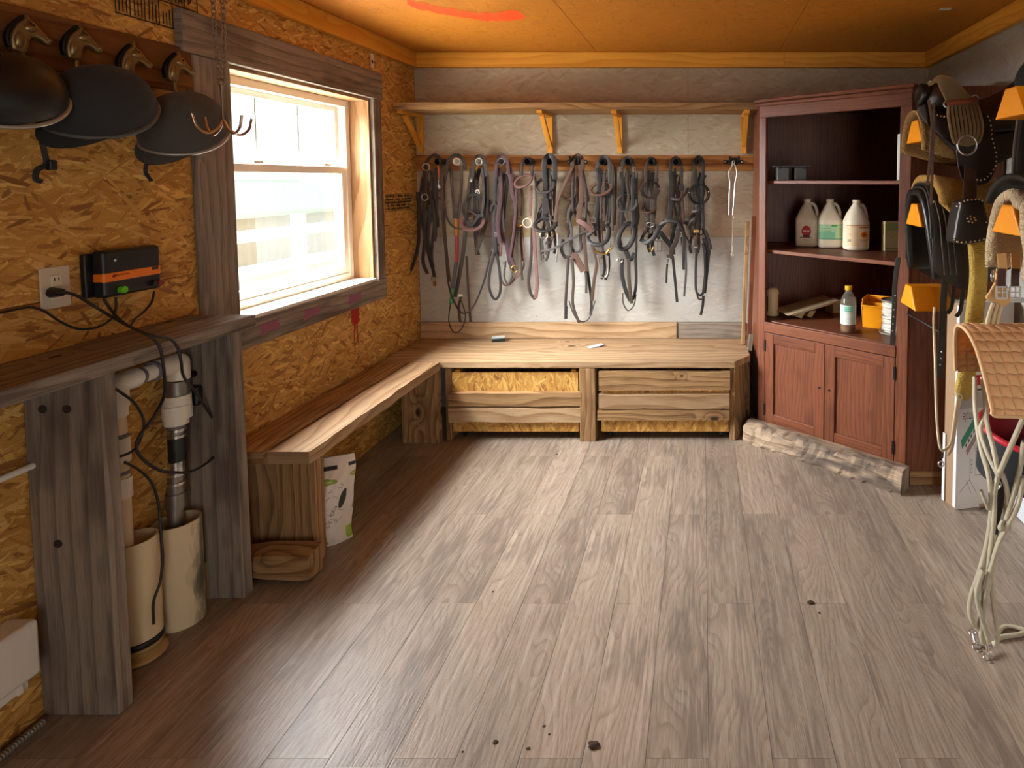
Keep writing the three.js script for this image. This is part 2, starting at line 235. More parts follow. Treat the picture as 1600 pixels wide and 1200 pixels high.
// ------------------------------------------------------------------ walls and ceiling
const WZ0 = onX(582, 300, XL).z, WZ1 = onX(358, 300, XL).z, WY0 = 0.992, WY1 = 2.062;      // the window opening
{
  const stud = std('stud_wall', 0x6a5a48, 0.95), T = 0.22, x = XL - 0.012 - T / 2;
  const wl = struct('wall_left', merge([
    at(boxG(T, YC, ZF - WZ1), x, YC / 2, (ZF + WZ1) / 2), at(boxG(T, YC, WZ0 - ZB + 0.2), x, YC / 2, (WZ0 + ZB - 0.2) / 2),
    at(boxG(T, WY0, WZ1 - WZ0), x, WY0 / 2, (WZ0 + WZ1) / 2), at(boxG(T, YC - WY1, WZ1 - WZ0), x, (YC + WY1) / 2, (WZ0 + WZ1) / 2)]), stud);
  const panel = (z0, z1, y0, y1, m = M.osb, off) => { const g = at(metricUV(new THREE.BoxGeometry(0.011, y1 - y0 - 0.003, z1 - z0 - 0.003), 2, ...(off ?? [])), XL - 0.0057, (y0 + y1) / 2, (z0 + z1) / 2); return mesh('panel', g, m, wl); };
  const zs = onX(467, 540, XL).z, ym = 1.224, zx = zs + 2.44;
  panel(ZB, zs, 0, ym - (ym - WY0)); panel(zs, zx, 0, WY0); panel(zx, ZF, 0, WY0);
  panel(ZB, WZ0, WY0, ym); panel(WZ1, zx, WY0, ym); panel(zx, ZF, WY0, ym);
  panel(ZB, WZ0, ym, YC); panel(WZ0, WZ1, WY1, YC); panel(WZ1, -1.2, ym, YC); panel(-1.2, ZF, ym, YC);
  // ink stamps of the strand board and the red splash of paint under the window
  const decal = (name, tex, z, y, w, h, rot = 0) => { const m = mesh(name, new THREE.PlaneGeometry(w, h), std(name + '_ink', 0xffffff, 0.8, 0, { map: tex, transparent: true, alphaTest: 0.02, polygonOffset: true, polygonOffsetFactor: -1 }), wl); m.position.set(XL + 0.0014, y, z); m.rotation.set(0, Math.PI / 2, 0); m.rotateZ(rot); m.castShadow = false; return m; };
  const ink = 'rgba(46,26,10,0.75)';
  const stampA = drawn(256, 512, (c, W, H) => { c.clearRect(0, 0, W, H); c.strokeStyle = c.fillStyle = ink; c.lineWidth = 5; c.strokeRect(6, 6, W - 12, H - 12); for (let i = 1; i < 6; i++) { c.beginPath(); c.moveTo(6, i * 84); c.lineTo(W - 6, i * 84); c.stroke(); } c.beginPath(); c.moveTo(W * 0.55, 6); c.lineTo(W * 0.55, H - 6); c.stroke(); c.font = 'bold 62px sans-serif'; c.save(); c.translate(212, 470); c.rotate(-Math.PI / 2); c.fillText('4/0', 0, 0); c.restore(); c.font = '26px sans-serif'; for (let i = 0; i < 6; i++) for (let j = 0; j < 3; j++) { c.fillRect(18, 22 + i * 84 + j * 20, rr(60, 112), 7); if (i < 5) c.fillRect(152, 22 + i * 84 + j * 20, rr(40, 86), 7); } });
  const pA = onX(248, 12, XL); decal('ink_stamp', stampA, pA.z, pA.y + 0.02, 0.17, 0.34, Math.PI / 2);
  const stampB = drawn(512, 256, (c, W, H) => { c.clearRect(0, 0, W, H); c.fillStyle = c.strokeStyle = ink; c.lineWidth = 4; c.strokeRect(4, 10, W - 8, H - 20); for (let r = 0; r < 5; r++) for (let x = 14; x < W - 40;) { const w = rr(8, 34); if (rnd() > 0.2) c.fillRect(x, 24 + r * 44, w, 26); x += w + 7; } c.clearRect(0, 62, W, 8); });
  const pB = onX(623, 316, XL); decal('ink_stamp', stampB, pB.z, pB.y, 0.34, 0.115);
  const red = drawn(256, 512, (c, W, H) => { c.clearRect(0, 0, W, H); c.fillStyle = 'rgba(168,24,12,0.85)'; for (let i = 0; i < 120; i++) { c.globalAlpha = rr(0.3, 0.9); c.beginPath(); c.ellipse(128 + rr(-52, 50) * rr(0.3, 1), 80 + rr(-70, 70), rr(4, 22), rr(6, 30), rr(0, 3), 0, 7); c.fill(); } c.globalAlpha = 0.75; c.fillRect(96, 120, 11, 300); c.fillRect(142, 120, 13, 200); c.fillRect(120, 110, 8, 110); });
  const pR = onX(556, 524, XL); decal('red_paint_splash', red, pR.z, pR.y, 0.17, 0.34);

  const wb = struct('wall_back', at(boxG(XR - XL + 0.6, YC, 0.14), (XL + XR) / 2, YC / 2, ZB - 0.0825), stud);
  const bpanel = (x0, x1, y0, y1, mt = M.paint) => mesh('panel', at(metricUV(new THREE.BoxGeometry(x1 - x0 - 0.002, y1 - y0 - 0.002, 0.011), 0), (x0 + x1) / 2, (y0 + y1) / 2, ZB - 0.0057), mt, wb);
  const yb = onZ(1130, 370, ZB).y, xb = onZ(1075, 150, ZB).x; bpanel(XL, 0.45, 0, yb); bpanel(0.45, XR, 0, yb); bpanel(XL, xb, yb, YC, M.paintOld); bpanel(xb, XR, yb, YC, M.paintOld);
  const wr = struct('wall_right', at(boxG(0.14, YC, ZF - ZB + 0.4), XR + 0.0825, YC / 2, (ZF + ZB) / 2), stud);
  for (const [z0, z1] of [[ZB, -1.73], [-1.73, 0.71], [0.71, ZF]]) for (const [y0, y1] of [[0, 1.22], [1.22, YC]]) mesh('panel', at(metricUV(new THREE.BoxGeometry(0.011, y1 - y0 - 0.002, z1 - z0 - 0.002), 2), XR + 0.0057, (y0 + y1) / 2, (z0 + z1) / 2), M.paint, wr);
  const D0 = 0.45, D1 = 1.45, DY = 2.05;
  const wf = struct('wall_front', merge([at(boxG(D0 - XL + 0.3, YC, 0.14), (D0 + XL - 0.3) / 2, YC / 2, ZF + 0.07), at(boxG(XR + 0.3 - D1, YC, 0.14), (XR + 0.3 + D1) / 2, YC / 2, ZF + 0.07), at(boxG(D1 - D0, YC - DY, 0.14), (D0 + D1) / 2, (YC + DY) / 2, ZF + 0.07)]), M.osb);
  wf.material = M.osb;
  const ce = struct('ceiling', at(boxG(XR - XL + 0.6, 0.12, ZF - ZB + 0.5), (XL + XR) / 2, YC + 0.073, (ZF + ZB) / 2), stud);
  const seam1 = onY(1215, 84, YC).x;
  const cp = (x0, x1, z0, z1) => mesh('panel', at(metricUV(new THREE.BoxGeometry(x1 - x0 - 0.003, 0.011, z1 - z0 - 0.003), 2), (x0 + x1) / 2, YC + 0.0057, (z0 + z1) / 2), M.ceil, ce);
  for (const [x0, x1] of [[XL, seam1 - 1.22], [seam1 - 1.22, seam1], [seam1, XR]]) for (const [z0, z1] of [[ZB, -1.725], [-1.725, 0.715], [0.715, ZF]]) cp(x0, x1, z0, z1);
  // orange spray mark and a paper sticker on the ceiling
  const spray = drawn(512, 256, (c, W, H) => { c.clearRect(0, 0, W, H); for (let i = 0; i < 900; i++) { const t = rnd(), x = 80 + 350 * t, y = 80 + 90 * Math.sin(t * 2.2); c.fillStyle = `rgba(250,${60 + rnd() * 30 | 0},10,0.04)`; c.beginPath(); c.arc(x + rr(-26, 26) * rnd(), y + rr(-26, 26) * rnd(), rr(4, 20), 0, 7); c.fill(); } });
  const pS = onY(735, 18, YC), sp = mesh('spray_paint_mark', new THREE.PlaneGeometry(0.66, 0.62), std('orange_spray_paint', 0xffffff, 0.8, 0, { map: spray, transparent: true, alphaTest: 0.01 }), ce); sp.rotation.set(Math.PI / 2, 0, 0); sp.position.set(pS.x, YC - 0.0016, pS.z);
  const pK = onY(1477, 14, YC), st = mesh('sticker', at(boxG(0.055, 0.001, 0.04), 0, 0, 0), std('white_paper', 0xdad4c8, 0.7), ce); st.position.set(pK.x, YC - 0.0008, pK.z);
  // timber battens where walls and ceiling meet
  const th = 0.038, hb = 0.1;
  const bt = (n, s, p, along) => { const g = structGroup(n); board('batten', s, p, M.pine, g, { r: 0.003, along }); return g; };
  const g1 = structGroup('trim_1'), xj = onZ(1224, 95, ZB).x;
  board('batten', [xj - XL - 0.001, hb, th], [(xj + XL) / 2, YC - hb / 2 - 0.001, ZB + th / 2 + 0.001], M.pine, g1, { r: 0.003 });
  board('batten', [XR - xj - 0.001, hb, th], [(XR + xj) / 2, YC - hb / 2 - 0.001, ZB + th / 2 + 0.001], M.pine, g1, { r: 0.003 });
  bt('trim_2', [th, hb, ZF - ZB - th - 0.01], [XL + th / 2 + 0.001, YC - hb / 2 - 0.001, (ZF + ZB + th) / 2], 2);
  bt('trim_3', [th, hb, ZF - ZB - th - 0.01], [XR - th / 2 - 0.001, YC - hb / 2 - 0.001, (ZF + ZB + th) / 2], 2);
}
// ------------------------------------------------------------------ window with lining, casing, two sashes
{
  const w = structGroup('window_1'), zc = (WZ0 + WZ1) / 2, wz = WZ1 - WZ0, yc = (WY0 + WY1) / 2, wy = WY1 - WY0, XG = XL - 0.15;
  const lin = woodMat('pale_pine_lining', tBench, { rough: 0.6, color: 0xffeedd });
  const J = 0.018, dj = 0.15;
  board('jamb', [dj, wy, J], [XL - dj / 2, yc, WZ0 - J / 2 + 0.017], lin, w, { r: 0.002, along: 1 }); board('jamb', [dj, wy, J], [XL - dj / 2, yc, WZ1 + J / 2 - 0.017], lin, w, { r: 0.002, along: 1 });
  board('head_lining', [dj, J, wz - 0.04], [XL - dj / 2, WY1 + J / 2 - 0.018, zc], lin, w, { r: 0.002, along: 2 });
  board('sill', [dj + 0.02, J, wz - 0.038], [XL - dj / 2 + 0.012, WY0 - J / 2 + 0.012, zc], std('white_painted_sill', 0xe4dccb, 0.5), w, { r: 0.003, along: 2 });
  // casing boards on the wall
  const T = 0.024, cx = XL + T / 2 + 0.001, CW = 0.145;
  const zl = onX(311, 300, XL + T).z, zr = onX(599, 300, XL + T).z;
  board('casing', [T, 2.06 - WY0, zl - WZ1 + 0.004], [cx, (2.06 + WY0) / 2, (zl + WZ1) / 2], M.grey, w, { along: 1 });
  board('casing', [T, 2.06 - 0.99, WZ0 - zr + 0.004], [cx, (2.06 + 0.99) / 2, (zr + WZ0) / 2], M.grey, w, { along: 1 });
  board('casing_head', [T + 0.008, 0.158, zl - zr + 0.06], [cx + 0.004, 2.06 + 0.08, (zl + zr) / 2 + 0.02], M.grey, w, { along: 2 });
  board('apron', [T + 0.004, 0.118, zl - zr], [cx + 0.002, 0.93, (zl + zr) / 2], M.grey, w, { along: 2 });
  // pink chalk scribbles on the apron
  const chalk = drawn(256, 128, (c, W, H) => { c.clearRect(0, 0, W, H); for (let i = 0; i < 70; i++) { c.strokeStyle = `rgba(${120 + rnd() * 40 | 0},${70 + rnd() * 24 | 0},${92 + rnd() * 24 | 0},${rr(0.12, 0.34)})`; c.lineWidth = rr(2, 7); c.beginPath(); c.moveTo(rr(20, 60), rr(20, 110)); c.lineTo(rr(190, 236), rr(14, 110)); c.stroke(); } });
  for (const u of [[420, 512], [486, 490], [553, 464]]) { const p = onX(...u, XL + T), m = mesh('chalk_scribble', new THREE.PlaneGeometry(0.15, 0.07), std('pink_chalk', 0xffffff, 0.9, 0, { map: chalk, transparent: true, alphaTest: 0.02 }), w); m.position.set(XL + T + 0.0062, 0.932, p.z); m.rotation.y = Math.PI / 2; }
  // vinyl frame and sashes
  const vin = std('cream_vinyl', 0xe9e3d6, 0.4), F = 0.04, z0 = WZ0 + 0.018, z1 = WZ1 - 0.018, y0 = WY0 + 0.012, y1 = WY1 - 0.018, fz = z1 - z0, fy = y1 - y0, D = 0.075;
  const fr = new THREE.Group(); fr.name = 'frame'; w.add(fr);
  board('frame_stile', [D, fy, F], [XG, (y0 + y1) / 2, z0 + F / 2], vin, fr); board('frame_stile', [D, fy, F], [XG, (y0 + y1) / 2, z1 - F / 2], vin, fr);
  board('frame_rail', [D, F, fz - 2 * F], [XG, y0 + F / 2, (z0 + z1) / 2], vin, fr); board('frame_rail', [D, F, fz - 2 * F], [XG, y1 - F / 2, (z0 + z1) / 2], vin, fr);
  const ym = onX(450, 266, XG).y, glass = new THREE.MeshPhysicalMaterial({ color: 0xffffff, roughness: 0.02, transmission: 1, thickness: 0, ior: 1.45 }); glass.name = 'window_glass';
  const sash = (n, x, ya, yb, S) => { const s = new THREE.Group(); s.name = n; w.add(s); const a = z0 + F, b = z1 - F, d = 0.03;
    board('stile', [d, yb - ya, S], [x, (ya + yb) / 2, a + S / 2], vin, s); board('stile', [d, yb - ya, S], [x, (ya + yb) / 2, b - S / 2], vin, s);
    board('rail', [d, S, b - a - 2 * S], [x, ya + S / 2, (a + b) / 2], vin, s); board('rail', [d, S, b - a - 2 * S], [x, yb - S / 2, (a + b) / 2], vin, s);
    const p = mesh('pane', at(boxG(0.004, yb - ya - 2 * S, b - a - 2 * S), x, (ya + yb) / 2, (a + b) / 2), glass, s); return [s, a + S, b - S, ya + S, yb - S]; };
  const [us, a, b, ya, yb] = sash('upper_sash', XG - 0.022, ym - 0.012, y1 - F, 0.03);
  for (const k of [1, 2]) board('muntin', [0.012, yb - ya, 0.012], [XG - 0.022, (ya + yb) / 2, a + (b - a) * k / 3], std('pale_teal_muntin', 0xb9cfc9, 0.5), us, { r: 0.002 });
  const [ls] = sash('lower_sash', XG + 0.016, y0 + F, ym + 0.026, 0.04);
  for (const f of [0.3, 0.78]) board('sash_lock', [0.02, 0.014, 0.06], [XG + 0.03, ym + 0.034, WZ1 - f * wz], vin, ls);
}
// ------------------------------------------------------------------ the yard outside the window
{
  const g = struct('ground', at(new THREE.BoxGeometry(40, 0.1, 40), -22.3, -0.35, -6), std('pale_gravel', 0xd9d4c6, 0.95));
  const f = thing('paddock_fence', 'pale wooden paddock fence seen through the window', 'fence', [-5.2, -0.3, -6]), pale = std('sun_bleached_wood', 0xd8ccb2, 0.85);
  for (let k = 0; k < 5; k++) board('post', [0.12, 1.45, 0.12], [0, 0.725, -4 + k * 2.2], pale, f); for (const y of [0.45, 0.85, 1.25]) board('rail', [0.04, 0.13, 9.4], [0.085, y, 0.4], pale, f);
  const b = thing('shed', 'pale low shed with a sloping roof beyond the paddock fence', 'shed', [-12, -0.3, -13]), wall = std('pale_siding', 0xd8d6cc, 0.85), roof = std('pale_green_roof', 0xbfcdbd, 0.7);
  board('wall', [5, 1.2, 9], [0, 0.6, 0], wall, b); for (const s of [-1, 1]) board('roof', [3.1, 0.1, 9.8], [s * 1.4, 1.5, 0], roof, b, { rot: [0, 0, -s * 0.22] }); board('door', [0.06, 1.1, 1.6], [2.53, 0.56, 1], std('pale_barn_door', 0xc4b69c, 0.8), b);
}
// ------------------------------------------------------------------ benches along the left and back walls
const BH = 0.492;                                                         // height of the seats
function slabG(L, h, t, s, wob = 0.006, along = 0, wane = 0) {                      // a board with uneven sawn or barky edges, long axis x
  const n = Math.max(12, Math.round(L / 0.035)), g = new THREE.BoxGeometry(L, h, t, n, 2, 1), p = g.attributes.position;
  for (let i = 0; i < p.count; i++) { const x = p.getX(i), y = p.getY(i), u = (x + L / 2) / 0.09; const top = y > 0, k = Math.abs(y) > h * 0.3 ? 1 : 0, e = (vnoise(u, top ? 3.5 : 8.5, 999, 99, s) - 0.5) * 2 * wob + (vnoise(u * 3, top ? 3.5 : 8.5, 999, 99, s + 1) - 0.5) * wob; p.setY(i, y + k * e - (wane && k && p.getZ(i) > 0 ? Math.sign(y) * wane : 0)); }
  g.computeVertexNormals(); return metricUV(g, 0);
}
const zBF = onY(905, 690, 0).z;                                           // front of the back bench
const zKick = ZB + 0.03;
{
  // left bench: two thick planks on uprights
  const b = thing('wall_bench', 'two-plank wooden bench running under the window along the strand-board wall', 'bench');
  const zn = onY(505, 706, BH).z, zf = zBF + 0.006, T = 0.05;
  const xg = onY(440, 690, BH).x, xi = onY(503, 691, BH).x, xo = XL + 0.004;
  const xi2 = onY(693, 558, BH).x;
  const s1 = mesh('seat_plank', slabG(zn - zBF - 0.006, xg - xo - 0.014, T, 5, 0.004), M.brown, b); s1.rotation.set(-Math.PI / 2, 0, Math.PI / 2); s1.position.set((xo + xg) / 2, BH - T / 2 - 0.001, (zn + zBF + 0.006) / 2);
  const s2 = mesh('seat_plank', slabG(zn - zf, xi - xg - 0.006, T, 9, 0.007), M.bench, b); s2.rotation.set(-Math.PI / 2, 0, Math.PI / 2); s2.position.set((xg + xi) / 2 + 0.006, BH - T / 2, (zn + zf) / 2);
  // near end: two upright boards and a slab foot
  const hy = BH - T - 0.002;
  board('upright', [xg - xo - 0.03, hy, 0.05], [(xo + xg) / 2 + 0.012, hy / 2, zn - 0.09], M.brown, b, { along: 1 });
  board('upright', [xi - xg - 0.012, hy, 0.06], [(xg + xi) / 2 + 0.004, hy / 2, zn - 0.07], M.brown, b, { along: 1 });
  const ft = mesh('foot', slabG(xi - xo - 0.02, 0.115, 0.085, 15, 0.012, 0, 0.012), M.brown, b); ft.position.set((xi + xo) / 2 + 0.055, 0.062, zn + 0.045);
  // inner corner: broad upright boards
  const cz = zBF + 0.005, cl = onY(632, 690, 0).x, cr = onY(690, 690, 0).x;
  board('upright', [cr - cl, hy, 0.045], [(cl + cr) / 2, hy / 2, cz], M.brown, b, { along: 1 });
}
{
  const b = thing('wall_bench', 'wooden bench along the painted back wall with two crates tucked underneath', 'bench');
  const xl = onY(699, 564, BH).x, xr = onY(1148, 566, BH).x, xr2 = onY(1172, 555, BH).x, T = 0.04;
  const zg = onY(1000, 549, BH).z, xw = onZ(1163, 520, zKick).x;
  // front plank with a clipped corner by the cabinet
  const xw0 = XL + 0.006, pl = [[xw0, -zBF], [xr, -zBF], [xr2, -onY(1172, 555, BH).z], [xr2, -zg], [xw0, -zg]].map(([x, y]) => [x, y]);
  const g1 = extrudeG(pl, T, 0.004); g1.rotateX(-Math.PI / 2); metricUV(g1, 0); mesh('seat_plank', g1, M.bench, b).position.y = BH - T;
  const bk = mesh('seat_plank', slabG(xr2 - XL - 0.012, zg - zKick - 0.01, T, 21, 0.003), M.bench, b); bk.rotation.x = -Math.PI / 2; bk.position.set((xr2 + XL + 0.004) / 2, BH - T / 2, (zg + zKick) / 2 - 0.004);
  // back board against the wall, in two lengths
  const xs = onZ(1060, 520, ZB).x, y0 = BH, y1 = onZ(900, 505, zKick).y + 0.005;
  board('back_board', [xs - XL - 0.02, y1 - y0, 0.026], [(xs + XL) / 2, (y0 + y1) / 2, ZB + 0.016], M.bench, b); board('back_board', [xw - xs - 0.003, y1 - y0, 0.026], [(xs + xw) / 2, (y0 + y1) / 2, ZB + 0.016], M.grey, b);
  const hy = BH - T - 0.002, a0 = onY(906, 690, 0).x, a1 = onY(931, 690, 0).x;
  board('upright', [a1 - a0, hy, 0.3], [(a0 + a1) / 2, hy / 2, zBF - 0.15], M.brown, b, { along: 1 });
  const e0 = onY(1143, 688, 0), e1 = onY(1170, 684, 0);
  board('upright', [0.04, hy, 0.22], [e0.x + 0.055, hy / 2, zBF - 0.12], M.brown, b, { along: 1, rot: [0, -0.5, 0] });
  const sideX = onY(697, 690, 0).x; board('upright', [0.035, hy, 0.3], [sideX + 0.012, hy / 2, zBF - 0.17], M.brown, b, { along: 1 });
}
// pull-out crates on castors
function crate(label, u0, u1, osbFront, boards, mat) {
  const z = zBF + 0.0, yb = onZ(u0, 677, z).y, yt = onZ(u0, 584, z).y, x0 = onZ(u0, 620, z).x, x1 = onZ(u1, 620, z).x, h = yt - yb, w = x1 - x0, d = 0.36;
  const c = thing('storage_crate', label, 'crate', [(x0 + x1) / 2, 0, z - 0.03], 'crates under the back bench');
  const t = 0.012;
  const fr = mesh('front_panel', metricUV(new THREE.BoxGeometry(w, h, t), 1), M.osb, c); fr.position.set(0, yb + h / 2, 0);
  for (const s of [-1, 1]) { const q = mesh('side_panel', metricUV(new THREE.BoxGeometry(t, h, d - 0.03), 1), M.osb, c); q.position.set(s * (w / 2 - t / 2), yb + h / 2, -d / 2 - 0.005); const r = mesh('corner_batten', boxG(0.03, h + 0.012, 0.03), M.pine, c); r.position.set(s * (w / 2 - 0.03), yb + h / 2 + 0.006, -0.024); }
  const bk = mesh('back_panel', metricUV(new THREE.BoxGeometry(w, h, t), 1), M.osb, c); bk.position.set(0, yb + h / 2, -d);
  const fl = mesh('bottom_panel', metricUV(new THREE.BoxGeometry(w - 0.03, t, d - 0.03), 1), M.osb, c); fl.position.set(0, yb + t / 2, -d / 2);
  boards.forEach(([v0, v1, uA, uB, wob], i) => { const a = onZ(uA, v0, z + 0.03), b2 = onZ(uB, v1, z + 0.03), g = slabG(b2.x - a.x, a.y - b2.y, 0.024, 60 + i * 7 + u0, wob, 0, 0.005), q = mesh('slab_board', g, i % 2 ? M.bench : mat, c); q.position.set((a.x + b2.x) / 2 - c.position.x, (a.y + b2.y) / 2, 0.0195); });
  for (const sx of [-1, 1]) for (const sz of [-0.05, -d + 0.05]) { const k = mesh('castor', at(new THREE.CylinderGeometry(0.017, 0.017, 0.014, 16), 0, 0, 0, 0, 0, Math.PI / 2), M.black, c); k.position.set(sx * (w / 2 - 0.05), 0.018, sz); const f = mesh('fork', boxG(0.022, yb - 0.018, 0.012), M.iron, k); f.position.set(0, (yb - 0.018) / 2 + 0.004, 0); }
}
crate('crate under the bench with strand-board front and two barky slab boards', 704, 902, true, [[616, 639, 697, 907, 0.003], [640, 664, 697, 906, 0.004]], M.brown);
crate('crate under the bench faced with three wavy-edged slab boards', 938, 1139, true, [[583, 614, 934, 1141, 0.004], [619, 643, 934, 1140, 0.005], [643, 661, 932, 1140, 0.003]], M.brown);
// ------------------------------------------------------------------ rough shelf over the pipes by the left wall
{
  const s = thing('plank_shelf', 'grey weathered plank shelf on two broad uprights boxing in the water pipes', 'shelf');
  const yt = onX(0, 611.5, XL + 0.26).y, T = 0.045, zr = onX(401, 491, XL + 0.26).z, W = 0.255;
  const zf = -0.9;
  board('top_plank', [W, T, zf - zr], [XL + W / 2 + 0.003, 1.075 - T / 2, (zr + zf) / 2], M.grey, s, { along: 2, r: 0.006 });
  const hy = 1.075 - T - 0.002;
  board('upright', [0.215, hy, 0.05], [XL + 0.11, hy / 2, zr + 0.045], M.grey, s, { along: 1, r: 0.006 });
  const p = onY(205, 1119, 0);
  board('upright', [0.225, hy, 0.05], [XL + 0.114, hy / 2, p.z - 0.025], M.grey, s, { along: 1, r: 0.006 });
  for (const [du, dy] of [[-0.05, 0.1], [0.02, 0.1], [-0.03, 0.5]]) { const k = mesh('knot', at(new THREE.CylinderGeometry(0.012, 0.012, 0.004, 12), 0, 0, 0, Math.PI / 2), std('dark_knot', 0x2e241d, 0.9), s); k.position.set(XL + 0.11 + du, hy - dy, p.z + 0.0005); }
}
// ------------------------------------------------------------------ corner cabinet
const CA = V(0.343, 0, -3.68), CB = V(1.052, 0, -3.07), CDIR = CB.clone().sub(CA).normalize(), CLEN = CB.distanceTo(CA), CN = V(-CDIR.z, 0, CDIR.x).negate();
if (CN.z < 0) CN.negate();
const CANG = Math.atan2(-CDIR.z, CDIR.x);
const cabTop = onZ(1193, 157, CA.z).y;
const yShelfU = onZ(1206, 282, CA.z).y, yShelfL = onZ(1200, 390, CA.z).y, yCounter = onZ(1189, 500, CA.z).y;
const onFront = (s, y, out = 0) => CA.clone().addScaledVector(CDIR, s).addScaledVector(CN, out).setY(y);
{
  const c = thing('corner_cabinet', 'tall reddish-brown wooden corner cabinet with open shelves over two panelled doors', 'cabinet');
  const fb = (name, s0, s1, y0, y1, t, out, mat, par = c, o = {}) => { const m = board(name, [s1 - s0, y1 - y0, t], onFront((s0 + s1) / 2, (y0 + y1) / 2, out - t / 2).toArray(), mat, par, o); m.rotation.y = CANG; return m; };
  const base = 0.075, T = 0.022, hc = cabTop - 0.005;
  // footprint: clipped corner
  const foot = (inset, front = 0) => [[CA.x + inset, -(CA.z) + front], [CB.x + front * 0.5, -(CB.z) - 0], [XR - 0.012, -(CB.z)], [XR - 0.012, -(ZB + 0.012)], [CA.x + inset, -(ZB + 0.012)]];
  const plate = (name, y, t, inset, mat) => { const pts = [[CA.x + inset, -CA.z + inset * 0.9], [CB.x - inset * 0.9, -CB.z + inset], [XR - 0.014, -CB.z + inset], [XR - 0.014, -ZB - 0.014], [CA.x + inset, -ZB - 0.014]]; const g = extrudeG(pts, t, 0.003); g.rotateX(-Math.PI / 2); metricUV(g, 0); const m = mesh(name, g, mat, c); m.position.y = y; return m; };
  plate('bottom', base, T, 0.022, M.mahog); plate('top', hc - T, T, 0.022, M.mahog);
  plate('shelf', yShelfU - 0.02, 0.02, 0.03, M.mahog); plate('shelf', yShelfL - 0.022, 0.022, 0.03, M.mahog); plate('counter', yCounter - 0.028, 0.028, 0.0235, M.mahog);
  board('side_panel', [T, hc - 0.01, CA.z - ZB - 0.01], [CA.x + T / 2, hc / 2 + 0.005, (CA.z + ZB) / 2], M.mahog, c, { along: 1 });
  board('side_panel', [XR - CB.x - 0.012, hc - base, T], [(XR + CB.x) / 2 - 0.004, hc / 2 + base / 2, CB.z - T / 2], M.mahog, c, { along: 1 });
  board('side_plinth', [XR - CB.x - 0.03, base, 0.02], [(XR + CB.x) / 2 + 0.008, base / 2, CB.z - 0.014], M.brown, c);
  board('back_panel', [XR - CA.x - 0.05, hc - base - 0.05, 0.012], [(XR + CA.x) / 2, hc / 2 + base / 2, ZB + 0.009], M.mahog, c, { along: 1 });
  board('back_panel', [0.012, hc - base - 0.05, CB.z - ZB - 0.06], [XR - 0.009, hc / 2 + base / 2, (CB.z + ZB) / 2], M.mahog, c, { along: 1 });
  // face frame
  const S = 0.05, L = CLEN;
  fb('stile', 0, S, base, hc - 0.1, T, 0.006, M.mahog, c, { along: 1 }); fb('stile', L - S - 0.012, L, base, hc - 0.1, T, 0.006, M.mahog, c, { along: 1 });
  fb('top_rail', 0, L, hc - 0.1, hc - 0.03, T, 0.006, M.mahog);
  fb('crown_moulding', -0.012, L + 0.012, hc - 0.034, hc - 0.012, 0.05, 0.022, M.mahog, c, { r: 0.008 }); fb('crown_moulding', -0.02, L + 0.02, hc - 0.012, hc + 0.008, 0.06, 0.036, M.mahog, c, { r: 0.006 });
  fb('counter_rail', S, L - S - 0.012, yCounter - 0.062, yCounter - 0.002, T, 0.012, M.mahog);
  fb('bottom_rail', S, L - S - 0.012, base, base + 0.03, T, 0.006, M.mahog);
  // doors
  const d0 = S + 0.002, d1 = L - S - 0.014, dm = (d0 + d1) / 2, ya = base + 0.032, yb = yCounter - 0.066, R = 0.062;
  for (const [a, b, side] of [[d0, dm - 0.0015, -1], [dm + 0.0015, d1, 1]]) {
    const d = new THREE.Group(); d.name = 'door'; c.add(d);
    fb('door_stile', a, a + R, ya, yb, 0.02, 0.009, M.mahog, d, { along: 1 }); fb('door_stile', b - R, b, ya, yb, 0.02, 0.009, M.mahog, d, { along: 1 });
    fb('door_rail', a + R, b - R, ya, ya + R, 0.02, 0.009, M.mahog, d); fb('door_rail', a + R, b - R, yb - R, yb, 0.02, 0.009, M.mahog, d);
    fb('door_panel', a + R - 0.004, b - R + 0.004, ya + R - 0.004, yb - R + 0.004, 0.008, -0.004, M.mahog, d, { along: 1 });
    const kx = side < 0 ? b - 0.03 : a + 0.03, kh = mesh('knob_hole', at(new THREE.CylinderGeometry(0.007, 0.007, 0.003, 12), 0, 0, 0, Math.PI / 2), M.iron, d); kh.position.copy(onFront(kx, (ya + yb) / 2 + 0.02, 0.0098)); kh.rotation.y = CANG;
    for (const yh of [ya + 0.08, yb - 0.08]) { const h = mesh('hinge', boxG(0.012, 0.07, 0.004), M.iron, d); h.position.copy(onFront(side < 0 ? a + 0.002 : b - 0.002, yh, 0.0108)); h.rotation.y = CANG; }
  }
}
